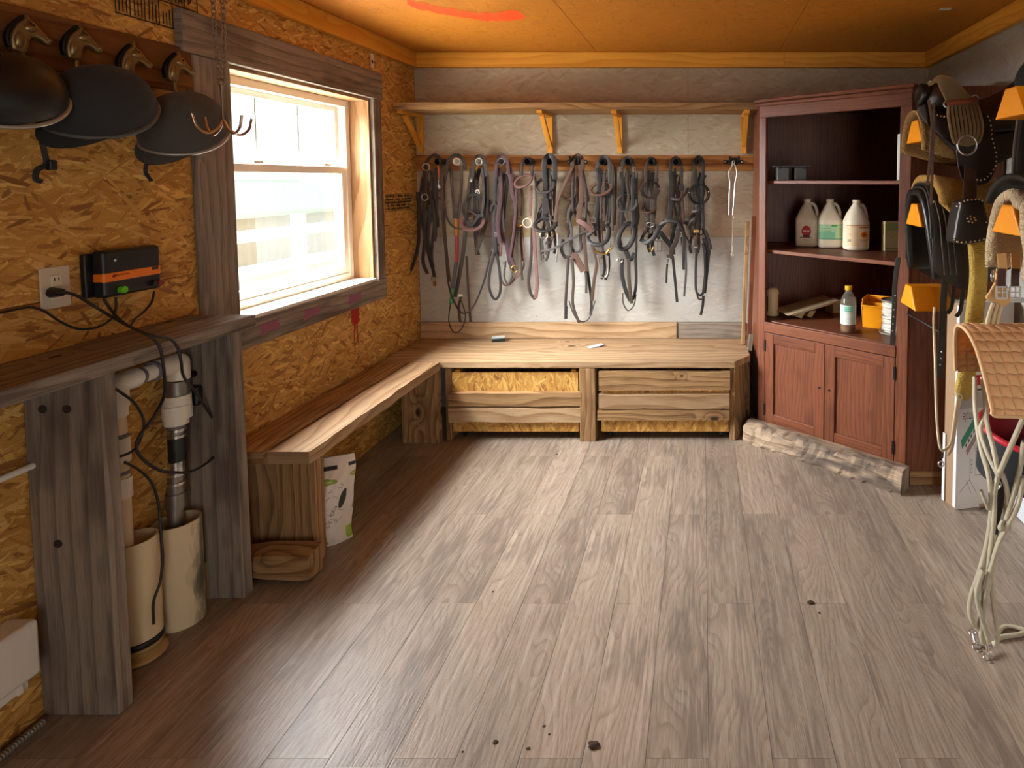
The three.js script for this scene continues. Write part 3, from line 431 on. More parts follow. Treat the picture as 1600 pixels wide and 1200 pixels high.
// barky half-log at the foot of the cabinet
{
  const L = 0.985, n = 46, P = [], pr = []; const g0 = [];
  for (let k = 0; k <= 10; k++) { const a = (k / 10) * Math.PI * 0.5; g0.push([0.05 * Math.sin(a) + 0.03 * Math.pow(Math.sin(a), 3), 0.118 * Math.cos(a * 0.92) ]); }
  const prof = [[-0.075, 0], [-0.075, 0.118], [-0.03, 0.12], [0.0, 0.112], [0.018, 0.09], [0.022, 0.05], [0.03, 0.02], [0.028, 0]];
  const pos = [], idx = [], m = prof.length;
  for (let i = 0; i <= n; i++) for (let j = 0; j < m; j++) { const e = j >= 2 ? (vnoise(i * 0.7, j * 1.7, 999, 99, 77) - 0.5) * 0.016 : 0; pos.push(-L / 2 + L * i / n, Math.max(0, prof[j][1] + (prof[j][1] > 0.03 ? e : 0)), prof[j][0] + (j >= 3 ? e : 0)); }
  for (let i = 0; i < n; i++) for (let j = 0; j < m; j++) { const a = i * m + j, b = i * m + (j + 1) % m, c2 = a + m, d = b + m; idx.push(a, c2, b, b, c2, d); }
  for (let j = 1; j < m - 1; j++) { idx.push(0, j, j + 1); const o = n * m; idx.push(o, o + j + 1, o + j); }
  let g = new THREE.BufferGeometry(); g.setAttribute('position', new THREE.Float32BufferAttribute(pos, 3)); g.setIndex(idx); g = g.toNonIndexed(); g.computeVertexNormals(); metricUV(g, 0);
  const lg = mesh('slab_kickboard', g, woodMat('weathered_slab_bark', wood(67, [176, 156, 132], [112, 90, 72], { rings: 12, warp: 3, stain: 0.75, stainCol: [74, 66, 62], fibre: 0.5 }), { rough: 0.9, bump: 0.003 })); lg.rotation.y = Math.atan2(-(onY(1420, 775, 0).z - onY(1170, 690, 0).z), onY(1420, 775, 0).x - onY(1170, 690, 0).x);
  const mid = onY(1170, 690, 0).add(onY(1418, 776, 0)).multiplyScalar(0.5); lg.position.set(mid.x - 0.018, 0.0005, mid.z - 0.022);
  tag(lg, 'rough pale slab of wood lying along the foot of the corner cabinet', 'wood slab');
}
// ------------------------------------------------------------------ wall shelf on timber brackets
const zSh = -3.855;
{
  const s = thing('wall_shelf', 'long brown plank shelf on pale timber brackets high on the back wall', 'shelf');
  const x1 = onZ(1188, 165, zSh).x, T = 0.045, y1 = onZ(900, 159.5, zSh).y;
  const b = mesh('plank', slabG(x1 - XL - 0.012, T, zSh - ZB - 0.004, 31, 0.002), M.brown, s); b.geometry = metricUV(new RoundedBoxGeometry(x1 - XL - 0.012, T, zSh - ZB - 0.004, 2, 0.004), 0); b.position.set((x1 + XL) / 2, y1 - T / 2, (zSh + ZB) / 2);
  const pine = M.pine, w = 0.036, yb = onZ(900, 240, ZB).y;
  for (const u of [658, 861, 969, 1162]) {
    const k = new THREE.Group(); k.name = 'bracket'; s.add(k); const x = u === 658 ? XL + 0.04 : onZ(u, 236, ZB).x;
    const yu = y1 - T - 0.001, L = zSh - ZB - 0.02, t = 0.02;
    board('arm', [w, t, L], [x, yu - t / 2, ZB + L / 2 + 0.003], pine, k, { r: 0.002 });
    board('wall_strip', [w, yu - t - yb, t], [x, (yu - t + yb) / 2, ZB + t / 2 + 0.002], pine, k, { r: 0.002 });
    const a = V(x, yb + 0.05, ZB + 0.03), c = V(x, yu - t - 0.004, ZB + L * 0.78), d = c.clone().sub(a);
    const g = mesh('brace', rboxG(w - 0.006, d.length(), 0.024, 0.002, 1), pine, k); g.position.copy(a.clone().add(c).multiplyScalar(0.5)); g.rotation.x = Math.atan2(d.z, d.y);
  }
}
// ------------------------------------------------------------------ peg rail
const zRail = ZB + 0.022, zPeg = ZB + 0.125;
{
  const r = thing('tack_rail', 'brown board on the back wall with a row of pipe pegs for bridles', 'tack rail');
  const y0 = onZ(900, 267, zRail).y, y1 = onZ(900, 242.5, zRail).y, x1 = onZ(1181, 250, zRail).x;
  board('rail_board', [x1 - XL - 0.01, y1 - y0, 0.021], [(x1 + XL) / 2, (y0 + y1) / 2, ZB + 0.0115], woodMat('orange_brown_board', tBench, { color: 0xf0c890 }), r);
  const pg = latheG([[0.0, 0.0], [0.019, 0.0], [0.0245, 0.0], [0.0245, 0.1], [0.0215, 0.103], [0.0185, 0.1], [0.0185, 0.02], [0, 0.02]], 20); pg.rotateX(Math.PI / 2);
  [684, 713, 748, 783, 824, 858, 941, 981, 1018, 1056, 1088].forEach((u, i) => { const p = onZ(u, 252.5, zPeg), m = mesh('peg', pg, i === 1 || i === 2 ? M.white : i === 3 ? std('grey_plastic_pipe', 0x8d8a88, 0.5) : M.black, r); m.position.set(p.x, p.y, zRail + 0.0005); });
  for (const u of [902, 1146]) {                                            // iron double hooks
    const p = onZ(u, 253, zRail), h = new THREE.Group(); h.name = 'iron_hook'; h.position.set(p.x, p.y, zRail + 0.0006); r.add(h);
    board('hook_plate', [0.135, 0.026, 0.005], [0, 0, 0.0027], M.iron, h);
    for (const s of [-1, 1]) { const b = mesh('bolt', new THREE.SphereGeometry(0.008, 10, 8), M.steel, h); b.position.set(s * 0.058, 0, 0.006); const k = mesh('prong', tubeG([V(s * 0.022, 0.0, 0.004), V(s * 0.026, -0.012, 0.04), V(s * 0.028, -0.004, 0.085), V(s * 0.03, 0.034, 0.1)], 0.007, 20), M.iron, h); }
    board('hook_web', [0.06, 0.05, 0.012], [0, 0.004, 0.008], M.iron, h, { r: 0.005 });
  }
}
// ------------------------------------------------------------------ leathers
const leatherTex = texFrom(256, 256, (u, v, o) => { const n = vnoise(u * 30, v * 30, 30, 30, 1) * 0.5 + vnoise(u * 80, v * 80, 80, 80, 2) * 0.5; o[0] = o[1] = o[2] = 255 * (0.72 + 0.28 * n); }, false); leatherTex.repeat.set(6, 6);
const lea = (n, c, r = 0.5) => std(n, c, r, 0, { bumpMap: leatherTex, bumpScale: 0.0012 });
M.lBlack = lea('black_leather', 0x1f1c1a, 0.55); M.lDark = lea('dark_brown_leather', 0x2f2019, 0.6); M.lBrown = lea('brown_leather', 0x48301f, 0.62); M.lTan = lea('worn_tan_leather', 0x5c4030, 0.68);
M.lMaroon = lea('maroon_leather', 0x43252a, 0.65); M.lPink = lea('faded_pink_leather', 0x704f48, 0.7); M.lGrey = lea('worn_grey_leather', 0x413c38, 0.68); M.lOlive = lea('worn_olive_leather', 0x3e3326, 0.68);
const PX = 4.06 / FOCAL;                                                   // metres per photo pixel at the tack
let dzN = 0;
const path = (pts, z0 = -4.075) => { dzN++; const j = ((dzN * 37) % 11) * 0.0035; return pts.map(([u, v, d = 0]) => onZ(u, v, z0 + j + d)); };
// parts: [name, kind, points|centre, size, material, extra]
function tack(name, label, category, list, group) {
  const g = thing(name, label, category, [0, 0, 0], group);
  for (const [n, kind, a, s, mat, e] of list) {
    if (kind === 's') mesh(n, strapG(path(a), s * PX * 1.3, 0.006, V(0, 0.05, 1)), mat, g);
    else if (kind === 'p') mesh(n, strapG(path(a), s * PX, Math.max(0.009, s * PX * 0.7), V(0, 0.3, 1)), mat, g);          // padded
    else if (kind === 't') mesh(n, tubeG(path(a), s * PX / 2), mat, g);
    else if (kind === 'l') {                                                 // closed band: browband or noseband standing out from the wall
      const [u, v] = a, [rx, ry, w, pad] = s, c = path([[u, v]])[0], rot = e ?? 0, pts = [];
      for (let k = 0; k < 14; k++) { const t = k / 14 * 2 * Math.PI, x = Math.cos(t) * rx * PX, y = Math.sin(t) * ry * PX; pts.push(V(c.x + x * Math.cos(rot) - y * Math.sin(rot), c.y + x * Math.sin(rot) + y * Math.cos(rot), c.z + 0.016 - 0.030 * Math.sin(t))); }
      mesh(n, strapG(pts, w * PX * 1.25, pad ? Math.max(0.009, w * PX * 0.7) : 0.005, V(0, 0.75, 0.65), 48, true), mat, g);
    } else if (kind === 'r') { const c = path([a])[0], m = mesh(n, ringG(s * PX, 0.0038), mat, g); m.position.copy(c).add(V(0, 0, 0.012)); if (e) m.rotation.set(...e); }
    else if (kind === 'b') { const c = path([a])[0], [w, h] = s; const m = mesh(n, merge([at(boxG(w * PX, 0.005, 0.005), 0, h * PX / 2, 0), at(boxG(w * PX, 0.005, 0.005), 0, -h * PX / 2, 0), at(boxG(0.005, h * PX, 0.005), w * PX / 2, 0, 0), at(boxG(0.005, h * PX, 0.005), -w * PX / 2, 0, 0), at(boxG(0.003, h * PX, 0.003), 0, 0, 0.003)]), mat, g); m.position.copy(c).add(V(0, 0, 0.012)); m.rotation.z = e ?? 0; }
    else if (kind === 'x') { const c = path([a])[0], [w, h] = s; const m = mesh(n, rboxG(w * PX, h * PX, 0.014, 0.003), mat, g); m.position.copy(c).add(V(0, 0, 0.008)); m.rotation.z = e ?? 0; }
    else if (kind === 'd') { const [rx, ry, k0, k1, cnt] = s, [u, v] = a; for (let k = 0; k < cnt; k++) { const t = mix(k0, k1, k / (cnt - 1)), c = onZ(u + Math.cos(t) * rx, v - Math.sin(t) * ry, -4.03); const m = mesh(n, new THREE.SphereGeometry(0.0042, 8, 6), mat, g); m.position.copy(c); } }
  }
  if (category === 'bridle') {                                              // the bundle of further straps that hangs on the same peg
    const mid = list[0][2][2][0];
    for (let k = 0; k < 5; k++) { const a = mid + rr(-11, 11), b = mid + rr(-15, 15), e = rr(335, 405), m = (a + b) / 2 + rr(-8, 8); mesh('strap', strapG(path([[a, rr(262, 275)], [(a + m) / 2 + rr(-3, 3), 290], [m, (270 + e) / 2], [b + rr(-4, 4), e - 15], [b, e]], -4.098), rr(2.6, 4.6) * PX * 1.25, 0.006, V(0, 0.05, 1)), [M.lDark, M.lBlack, M.lBrown, M.lOlive, M.lDark][k], g); }
  }
  return g;
}
const BG = 'bridles on the peg rail', BC = 'bridle';
tack('bridle', 'dark brown leather straps with a hanging snaffle bit in the wall corner', BC, [
  ['headpiece', 's', [[662, 300], [664, 262], [672, 246], [684, 244, -.02], [690, 262], [688, 300]], 4, M.lDark], ['strap', 's', [[668, 262], [662, 320], [664, 370], [661, 408], [668, 428]], 4, M.lDark], ['strap', 's', [[680, 262], [682, 330], [674, 396], [679, 434]], 4, M.lDark], ['strap', 's', [[672, 320], [668, 380], [676, 418]], 5, M.lBlack],
  ['strap', 's', [[690, 262], [692, 330], [697, 392], [702, 440]], 4, M.lBrown], ['strap', 's', [[653, 300], [655, 360], [652, 390], [646, 412, .02], [638, 430, .03]], 4, M.lDark],
  ['bit_ring', 'r', [667, 261], 5.4, M.steel], ['bit_ring', 'r', [665, 308], 5, M.steel], ['bit_mouthpiece', 't', [[665.5, 267], [667, 284], [666, 303]], 2.4, M.brass], ['buckle', 'b', [678, 436], [6, 6], M.steel], ['strap_end', 'x', [680, 443], [4, 8], lea('rust_leather', 0x7a3c22)]], BG);
tack('hoof_pick', 'orange-handled hoof pick with a white tip hanging beside the corner straps', 'hoof pick', [['handle', 't', [[685, 257], [686, 268], [687, 281]], 4.6, std('orange_plastic', 0xb0532a, 0.5)], ['shank', 't', [[686, 281], [685, 287], [686, 292]], 1.6, M.steel], ['tip', 't', [[685, 289], [687, 294]], 4, M.white]]);
tack('halter', 'rope halter with gold, red, grey and green wrapped cheek, hung on white pipe peg', 'halter', [
  ['headpiece', 's', [[698, 268], [701, 250], [713, 242, -.02], [724, 250], [727, 266]], 4, M.lGrey], ['cheek_strap', 's', [[699, 262], [694, 290], [693, 314]], 3, M.lOlive], ['cheek_strap', 's', [[704, 262], [707, 300], [710, 342]], 3, M.lGrey], ['cheek_strap', 's', [[721, 258], [720, 300], [716, 342]], 3.4, M.lGrey], ['throat_strap', 's', [[682, 307], [693, 317], [698, 340], [709, 355], [724, 358]], 2.2, M.lOlive],
  ['gold_wrap', 't', [[713, 341], [713.5, 368]], 8, std('gold_cord', 0xb07a34, 0.7)], ['red_wrap', 't', [[713.5, 368], [714, 390], [713, 409]], 6, std('red_cord', 0xa04448, 0.8)], ['grey_wrap', 't', [[713, 409], [710, 430], [707, 451]], 6, std('grey_cord', 0x4c5254, 0.8)], ['green_wrap', 't', [[707, 450], [705, 474]], 6.4, std('green_cord', 0x4f9a66, 0.8)],
  ['tail', 't', [[704, 473], [701, 500], [707, 517], [716, 519], [724, 508], [727, 492], [721, 470]], 1.8, M.lDark], ['rein', 's', [[691, 320], [696, 390], [702, 450], [716, 483], [727, 489], [740, 478], [756, 440], [767, 392]], 2, M.lDark], ['rein', 's', [[728, 355], [723, 400], [716, 440], [711, 464]], 4.6, M.lGrey], ['rein', 's', [[729, 400], [732, 460], [735, 503]], 2.6, M.lDark], ['rein', 's', [[721, 460], [717, 480], [719, 503]], 3, M.lBrown], ['rivet', 'x', [720, 461], [6, 4], M.white]], BG);
tack('bridle', 'grey-black bridle with a pale pink padded noseband on second white pipe peg', BC, [
  ['headpiece', 's', [[738, 280], [741, 254], [748, 244, -.02], [757, 250], [760, 276]], 4.5, M.lGrey], ['cheek_strap', 's', [[738, 278], [733, 320], [728, 345]], 4, M.lGrey], ['cheek_strap', 's', [[760, 274], [761, 320], [759, 346]], 4.4, M.lBlack], ['cheek_strap', 's', [[754, 262], [756, 310], [753, 336]], 3, M.lGrey], ['noseband', 'l', [740, 347], [17, 12, 5, 1], M.lPink], ['crown_strap', 's', [[728, 340], [724, 326], [732, 308], [744, 304], [754, 314]], 3.6, M.lBlack], ['flash_strap', 's', [[730, 345], [737, 352], [748, 338], [756, 337]], 4, M.lBlack], ['rein', 's', [[760, 344], [754, 366], [744, 394]], 4.6, M.lOlive], ['strap', 's', [[726, 352], [731, 330], [744, 336], [752, 340]], 3, M.lDark], ['buckle', 'b', [747, 300], [5, 6], M.steel, 0.5], ['buckle', 'b', [736, 281], [4, 5], M.steel], ['strap', 's', [[735, 262], [732, 290], [727, 318]], 2.4, M.lGrey]], BG);
tack('bridle', 'maroon braided bridle with a black looped rein on a grey pipe peg', BC, [
  ['headpiece', 's', [[775, 276], [776, 254], [783, 244, -.02], [792, 250], [795, 272]], 4.5, M.lMaroon], ['cheek_strap', 's', [[775, 270], [773, 330], [775, 400]], 4.4, M.lBlack], ['cheek_strap', 's', [[780, 262], [783, 300], [778, 345], [781, 380]], 5, M.lMaroon], ['cheek_strap', 's', [[794, 270], [790, 310], [786, 350], [781, 400]], 3.6, M.lPink], ['cheek_strap', 's', [[787, 290], [786, 330], [788, 362]], 2.4, M.lGrey], ['crown_strap', 's', [[799, 262], [800, 300], [806, 322], [804, 360], [799, 398], [803, 415]], 4.6, M.lMaroon], ['noseband', 's', [[764, 312], [768, 335], [776, 356], [790, 378], [796, 408], [801, 424]], 4.4, M.lMaroon],
  ['strap', 's', [[766, 330], [772, 318], [780, 330], [776, 352]], 3.4, M.lDark], ['rein', 's', [[773, 394], [766, 420], [764, 446], [769, 463], [776, 467], [782, 452], [780, 420], [776, 396]], 3, M.lBlack], ['rein', 's', [[777, 396], [783, 436], [792, 446], [806, 434], [817, 420], [819, 404], [817, 372]], 2.2, M.lPink], ['strap', 's', [[790, 408], [788, 432], [794, 444], [800, 430], [797, 412]], 2.2, M.lGrey], ['bit_ring', 'r', [805, 420], 5, M.brass], ['buckle', 'b', [777, 366], [5, 6], M.steel], ['buckle', 'b', [788, 411], [5, 5], M.steel], ['strap', 's', [[768, 340], [771, 370], [770, 388]], 4, M.lMaroon]], BG);
tack('halter', 'pale pink leather halter with brass and white rings and long rose lead', 'halter', [
  ['headpiece', 's', [[815, 278], [816, 256], [824, 247, -.02], [831, 254], [831, 276]], 3.4, M.lDark], ['browband', 'l', [819, 283], [14, 8.5, 3.6, 1], M.lPink, 0.4], ['cheek_strap', 's', [[807, 290], [806, 330], [802, 370], [797, 402]], 3.4, M.lMaroon], ['cheek_strap', 's', [[815, 294], [817, 315], [815, 338]], 3.4, M.lTan], ['cheek_strap', 's', [[830, 290], [829, 315], [828, 338]], 3.6, M.lPink], ['bit_ring', 'r', [813, 347], 6, M.brass], ['ring', 'r', [825, 348], 7, std('cream_ring', 0xd8cfbc, 0.4)], ['buckle', 'b', [824, 364], [7, 10], M.brass],
  ['strap', 's', [[814, 354], [816, 380], [818, 408]], 4, M.lTan], ['strap', 's', [[810, 354], [812, 390], [815, 425], [816, 438]], 3, M.lOlive], ['lead', 's', [[834, 352], [836, 395], [839, 440], [837, 466]], 4.4, M.lPink], ['lead', 's', [[831, 356], [830, 400], [826, 438], [829, 458], [836, 468]], 3.4, M.lDark], ['strap', 's', [[836, 270], [838, 310], [836, 345]], 3, M.lGrey]], BG);
tack('bridle', 'black bridle with pale-edged browband loop, keeper block and silver bits', BC, [
  ['headpiece', 's', [[851, 280], [851, 252], [858, 243, -.02], [866, 250], [867, 280]], 6, M.lBlack], ['cheek_strap', 's', [[852, 262], [852, 300], [850, 345]], 6, M.lBlack], ['cheek_strap', 's', [[859, 265], [861, 300], [860, 345]], 3, M.lGrey], ['cheek_strap', 's', [[868, 280], [866, 320], [868, 350]], 3, M.lGrey], ['browband', 'l', [853, 290], [14, 11, 3.6, 1], M.lGrey, 0.15], ['keeper', 'x', [853, 322], [10, 24], M.lBlack], ['keeper_plate', 'x', [853, 323], [3, 18], M.steel], ['noseband', 'l', [853, 350], [16, 10, 5.4, 1], M.lBlack, 0.1], ['bit_ring', 'r', [851, 367], 6, M.steel], ['bit_ring', 'r', [861, 366], 5, M.brass], ['bit_bar', 't', [[845, 372], [856, 370], [866, 374]], 2.4, M.steel], ['curb_chain', 't', [[871, 365], [871, 385], [869, 410]], 2.4, M.steel], ['strap', 's', [[846, 372], [847, 392], [848, 406]], 4, M.lGrey], ['strap', 's', [[856, 374], [857, 394], [853, 408]], 3, M.lBlack], ['buckle', 'b', [852, 401], [8, 8], M.steel], ['strap', 's', [[862, 374], [858, 390], [852, 398]], 2.6, M.lTan]], BG);
tack('bridle', 'brown western bridle with broad tan noseband hung on the iron double hook', BC, [
  ['headpiece', 's', [[896, 268], [895, 252], [902, 243, -.02], [910, 250], [910, 266]], 5, M.lBrown], ['cheek_strap', 's', [[894, 262], [884, 285], [872, 312], [868, 345], [869, 354]], 4, M.lTan], ['cheek_strap', 's', [[905, 258], [909, 300], [903, 346]], 6, M.lTan], ['cheek_strap', 's', [[896, 266], [895, 300], [895, 330]], 3, M.lDark], ['cheek_strap', 's', [[910, 264], [915, 292], [919, 312], [913, 320], [921, 335], [928, 352]], 3.2, M.lTan], ['throat_latch', 's', [[902, 314], [891, 325], [888, 340], [893, 360], [891, 400]], 3.6, M.lGrey], ['noseband', 's', [[902, 344, .02], [914, 351, .03], [926, 362, .02]], 6, M.lPink], ['browband', 's', [[878, 307], [890, 312], [902, 300], [905, 294]], 3, M.lBrown],
  ['rein', 's', [[906, 366, .02], [888, 376, .02], [866, 388, .02], [845, 393]], 2.8, M.lGrey], ['rein', 's', [[904, 368], [914, 362], [925, 360]], 3, M.lOlive], ['rein', 's', [[888, 404], [886, 436], [884, 470], [884, 478]], 3.4, M.lDark], ['tassel', 's', [[884.5, 478], [884, 498]], 4, M.lBlack], ['rein', 's', [[894, 404], [896, 440], [895, 474], [903, 500], [906, 502]], 3.4, M.lOlive], ['rein', 's', [[889, 470], [896, 490], [906, 502], [920, 498], [930, 470]], 1.4, M.lGrey], ['fender', 's', [[896, 396], [903, 408], [912, 424]], 8, M.lTan, 0], ['rein', 's', [[915, 400], [919, 430], [924, 470], [923, 492]], 3.4, M.lBlack], ['strap', 's', [[915, 424], [916, 440], [916, 458]], 3, M.lGrey], ['strap', 's', [[910, 340], [913, 380], [917, 424]], 4.6, M.lBrown], ['shank_loop', 's', [[907, 372], [907, 390], [898, 394], [892, 384]], 3.4, M.lGrey], ['buckle', 'b', [900, 348], [6, 8], M.brass], ['buckle', 'b', [928, 344], [5, 7], M.steel], ['blinker', 's', [[880, 374], [877, 390], [884, 402], [892, 398]], 4, M.lDark], ['strap', 's', [[925, 380], [932, 410], [928, 440], [925, 470]], 4, M.lBrown]], BG);
tack('bridle', 'black bridle with tan-edged browband and big padded noseband over a brass bit', BC, [
  ['headpiece', 's', [[932, 270], [935, 254], [944, 245, -.02], [952, 253], [953, 284]], 4.6, M.lGrey], ['cheek_strap', 's', [[936, 262], [936, 300], [931, 340], [930, 360]], 5.4, M.lBlack], ['cheek_strap', 's', [[953, 282], [952, 330], [949, 352]], 4, M.lGrey], ['cheek_strap', 's', [[958, 258], [957, 320], [957, 360]], 3, M.lOlive], ['browband', 'l', [940, 294], [17, 10, 3.8, 1], M.lTan, 0.25], ['noseband', 'p', [[926, 362], [918, 370], [924, 380, .03], [938, 382, .04], [949, 374, .03], [951, 358], [947, 350]], 6.4, M.lBlack], ['bit_bar', 't', [[928, 392], [938, 395], [946, 397], [952, 390], [958, 386]], 3.4, M.brass], ['bit_shank', 't', [[953, 378], [952, 392]], 2.4, M.steel], ['curb_chain', 't', [[933, 398], [936, 415], [938, 430], [945, 434], [950, 425], [950, 400]], 2, M.steel], ['strap', 's', [[943, 392], [945, 420], [940, 436]], 3, M.lDark], ['strap', 's', [[951, 395], [951, 420], [946, 437]], 3.4, M.lBlack], ['buckle', 'b', [931, 267], [4, 6], M.steel], ['buckle', 'b', [937, 408], [6, 8], M.brass], ['strap', 's', [[962, 260], [962, 310], [960, 352]], 3, M.lOlive], ['strap', 's', [[945, 265], [944, 310], [944, 345]], 3, M.lOlive]], BG);
tack('bridle', 'black bridle with round browband, upright oval noseband and long looped reins', BC, [
  ['headpiece', 's', [[972, 280], [972, 256], [981, 246, -.02], [989, 256], [989, 280]], 4.2, M.lGrey], ['cheek_strap', 's', [[973, 278], [972, 320], [971, 358]], 4.2, M.lBlack], ['cheek_strap', 's', [[989, 278], [989, 320], [989, 352]], 4.2, M.lBlack], ['cheek_strap', 's', [[977, 276], [983, 300], [985, 312]], 2, M.lDark], ['browband', 'l', [980, 316], [15, 14, 3.2, 0], M.lGrey], ['noseband', 'l', [979, 369], [11, 20, 6, 1], M.lBlack, -0.3], ['rein', 's', [[972, 404], [972, 430], [978, 455], [985, 470]], 5, M.lBlack], ['rein', 's', [[993, 398], [994, 440], [991, 462], [986, 472]], 3.6, M.lBlack], ['rein', 's', [[982, 404], [983, 440], [987, 474]], 4.6, M.lOlive], ['rein', 's', [[973, 458], [974, 474], [981, 485], [990, 478], [994, 460]], 1.4, M.lDark], ['bit_bar', 't', [[962, 386], [967, 400], [969, 406]], 2.4, M.steel], ['bit_ring', 'r', [969, 406], 4, M.steel], ['cheek_strap', 's', [[995, 270], [995, 330], [994, 398]], 3, M.lGrey], ['buckle', 'b', [970, 264], [4, 6], M.steel], ['buckle', 'b', [991, 265], [4, 6], M.steel], ['strap', 's', [[978, 392], [984, 405], [992, 396]], 6, M.lBlack]], BG);
tack('bridle', 'dark brown bridle with silver-studded browband, rolled loop and padded crescent', BC, [
  ['headpiece', 's', [[1009, 285], [1010, 258], [1018, 247, -.02], [1026, 258], [1025, 280]], 4, M.lOlive], ['cheek_strap', 's', [[1010, 282], [1009, 310], [1012, 340]], 4.6, M.lDark], ['cheek_strap', 's', [[1026, 278], [1023, 310], [1020, 345]], 5, M.lDark], ['browband', 'l', [1016, 296], [13, 13, 4.4, 0], M.lDark], ['stud', 'd', [1016, 297], [14, 14, 3.0, 6.4, 10], M.steel], ['rolled_loop', 'l', [1014, 326], [10, 5.5, 3.6, 1], M.lBrown, 0.1], ['crescent_pad', 'p', [[1001, 374], [1010, 379, .02], [1022, 371, .03], [1030, 356, .02], [1040, 345]], 7, M.lBlack], ['bit_ring', 'r', [1016, 351], 6, M.steel, [0.9, 0, 0]], ['strap', 's', [[1012, 345], [1008, 362], [1003, 372]], 4, M.lDark], ['chain', 't', [[1014, 388], [1018, 392], [1021, 386]], 2, M.brass], ['buckle', 'b', [1028, 384], [12, 16], M.lBrown], ['strap', 's', [[1021, 345], [1024, 360], [1030, 374]], 4, M.lDark]], BG);
tack('bridle', 'plain black bridle with arched padded band and four loose hanging strap ends', BC, [
  ['headpiece', 's', [[1048, 276], [1048, 256], [1056, 246, -.02], [1064, 256], [1065, 278]], 4, M.lDark], ['cheek_strap', 's', [[1048, 270], [1048, 310], [1046, 348]], 5.6, M.lBlack], ['cheek_strap', 's', [[1065, 274], [1066, 310], [1069, 350]], 3.4, M.lBrown], ['browband', 's', [[1046, 305], [1052, 311, .02], [1062, 311, .03], [1070, 304, .02], [1076, 294]], 3.4, M.lDark], ['padded_band', 'p', [[1031, 351], [1044, 345, .02], [1058, 347, .03], [1066, 356, .02], [1069, 368]], 5.4, M.lBlack], ['cross_strap', 's', [[1031, 362], [1040, 374], [1048, 384], [1052, 398]], 6, M.lBlack], ['cross_strap', 's', [[1060, 358], [1056, 378], [1050, 390], [1048, 404]], 6, M.lDark], ['strap_end', 's', [[1044, 398], [1042, 420], [1041, 442]], 2.6, M.lBlack], ['strap_end', 's', [[1051, 400], [1054, 430], [1058, 472]], 3.4, M.lBlack], ['strap_end', 's', [[1069, 366], [1068, 395], [1068, 421]], 3.4, M.lBlack], ['strap_end', 's', [[1070, 372], [1072, 420], [1069, 463]], 2.6, M.lGrey], ['strap_end', 's', [[1070, 366], [1075, 375], [1079, 385]], 2, M.lBlack], ['buckle', 'b', [1044, 407], [5, 8], M.steel], ['buckle', 'b', [1065, 366], [6, 6], M.steel], ['keeper', 'x', [1065, 293], [8, 9], M.lBlack]], BG);
tack('bridle', 'black bridle with white-studded round browband and one long looped rein', BC, [
  ['headpiece', 's', [[1088, 288], [1086, 256], [1092, 245, -.02], [1099, 256], [1096, 288]], 4.4, M.lBlack], ['cheek_strap', 's', [[1089, 284], [1091, 320], [1091, 360]], 6, M.lBlack], ['cheek_strap', 's', [[1097, 284], [1098, 330], [1100, 366]], 4, M.lBlack], ['browband', 'l', [1092, 303], [15, 15, 4, 0], M.lBlack], ['stud', 'd', [1092, 303], [15.5, 16, 3.0, 6.5, 13], M.white], ['cross_strap', 's', [[1081, 331], [1090, 329, .02], [1100, 320]], 2.6, M.lGrey], ['noseband', 's', [[1071, 351], [1077, 342, .02], [1086, 334]], 4.4, M.lBlack], ['bit_plate', 'x', [1088, 361], [8, 5], M.brass], ['bit_ring', 'r', [1094, 362], 5, M.iron], ['strap', 's', [[1088, 368], [1086, 385]], 5, M.lBrown], ['buckle', 'b', [1087, 384], [5, 5], M.steel], ['rein', 's', [[1088, 388], [1087, 430], [1088, 455], [1095, 461], [1101, 448], [1101, 400], [1098, 380]], 3, M.lBlack], ['rein', 's', [[1088, 452], [1091, 466], [1098, 468]], 2, M.lDark], ['rein', 's', [[1100, 372], [1106, 392], [1104, 420], [1100, 458]], 5.4, M.lBlack], ['strap_end', 's', [[1099, 462], [1098, 478], [1095, 492]], 3.4, M.lBlack], ['strap', 's', [[1102, 360], [1108, 376], [1111, 390]], 3.4, M.lBlack], ['strap', 's', [[1072, 352], [1080, 366], [1090, 370]], 3, M.lOlive]], BG);
{
  const t = thing('twitch', 'bright metal twitch clamp with a thin cord and snap on iron hook', 'twitch');
  const z = -4.055, p = (a) => a.map(([u, v]) => onZ(u, v, z));
  mesh('arm', tubeG(p([[1145, 255], [1142, 263], [1138, 271], [1140.5, 284], [1139.5, 310], [1139, 336]]), 0.0052), M.steel, t); mesh('arm', tubeG(p([[1147, 255], [1150, 264], [1151.5, 272], [1149, 284], [1147, 310], [1145, 336]]), 0.0045), M.steel, t);
  const r = mesh('hinge_ring', ringG(0.012, 0.004), M.steel, t); r.position.copy(onZ(1146, 254, z)); r.rotation.y = 0.9;
  mesh('cord', tubeG(p([[1145.5, 334], [1145.5, 344], [1145, 365], [1144, 388]]), 0.0017), std('cotton_cord', 0xb8aa92, 0.9), t); mesh('knot', at(new THREE.SphereGeometry(0.007, 10, 8), ...onZ(1147, 340, z).toArray()), std('cotton_knot', 0xb8aa92, 0.9), t);
  mesh('snap', merge([at(new THREE.SphereGeometry(0.006, 10, 8), ...onZ(1145, 386, z).toArray()), at(ringG(0.008, 0.003), ...onZ(1144.5, 398, z).toArray()), at(new THREE.CylinderGeometry(0.004, 0.004, 0.03, 8), ...onZ(1144.5, 391, z).toArray())]), M.steel, t);
}
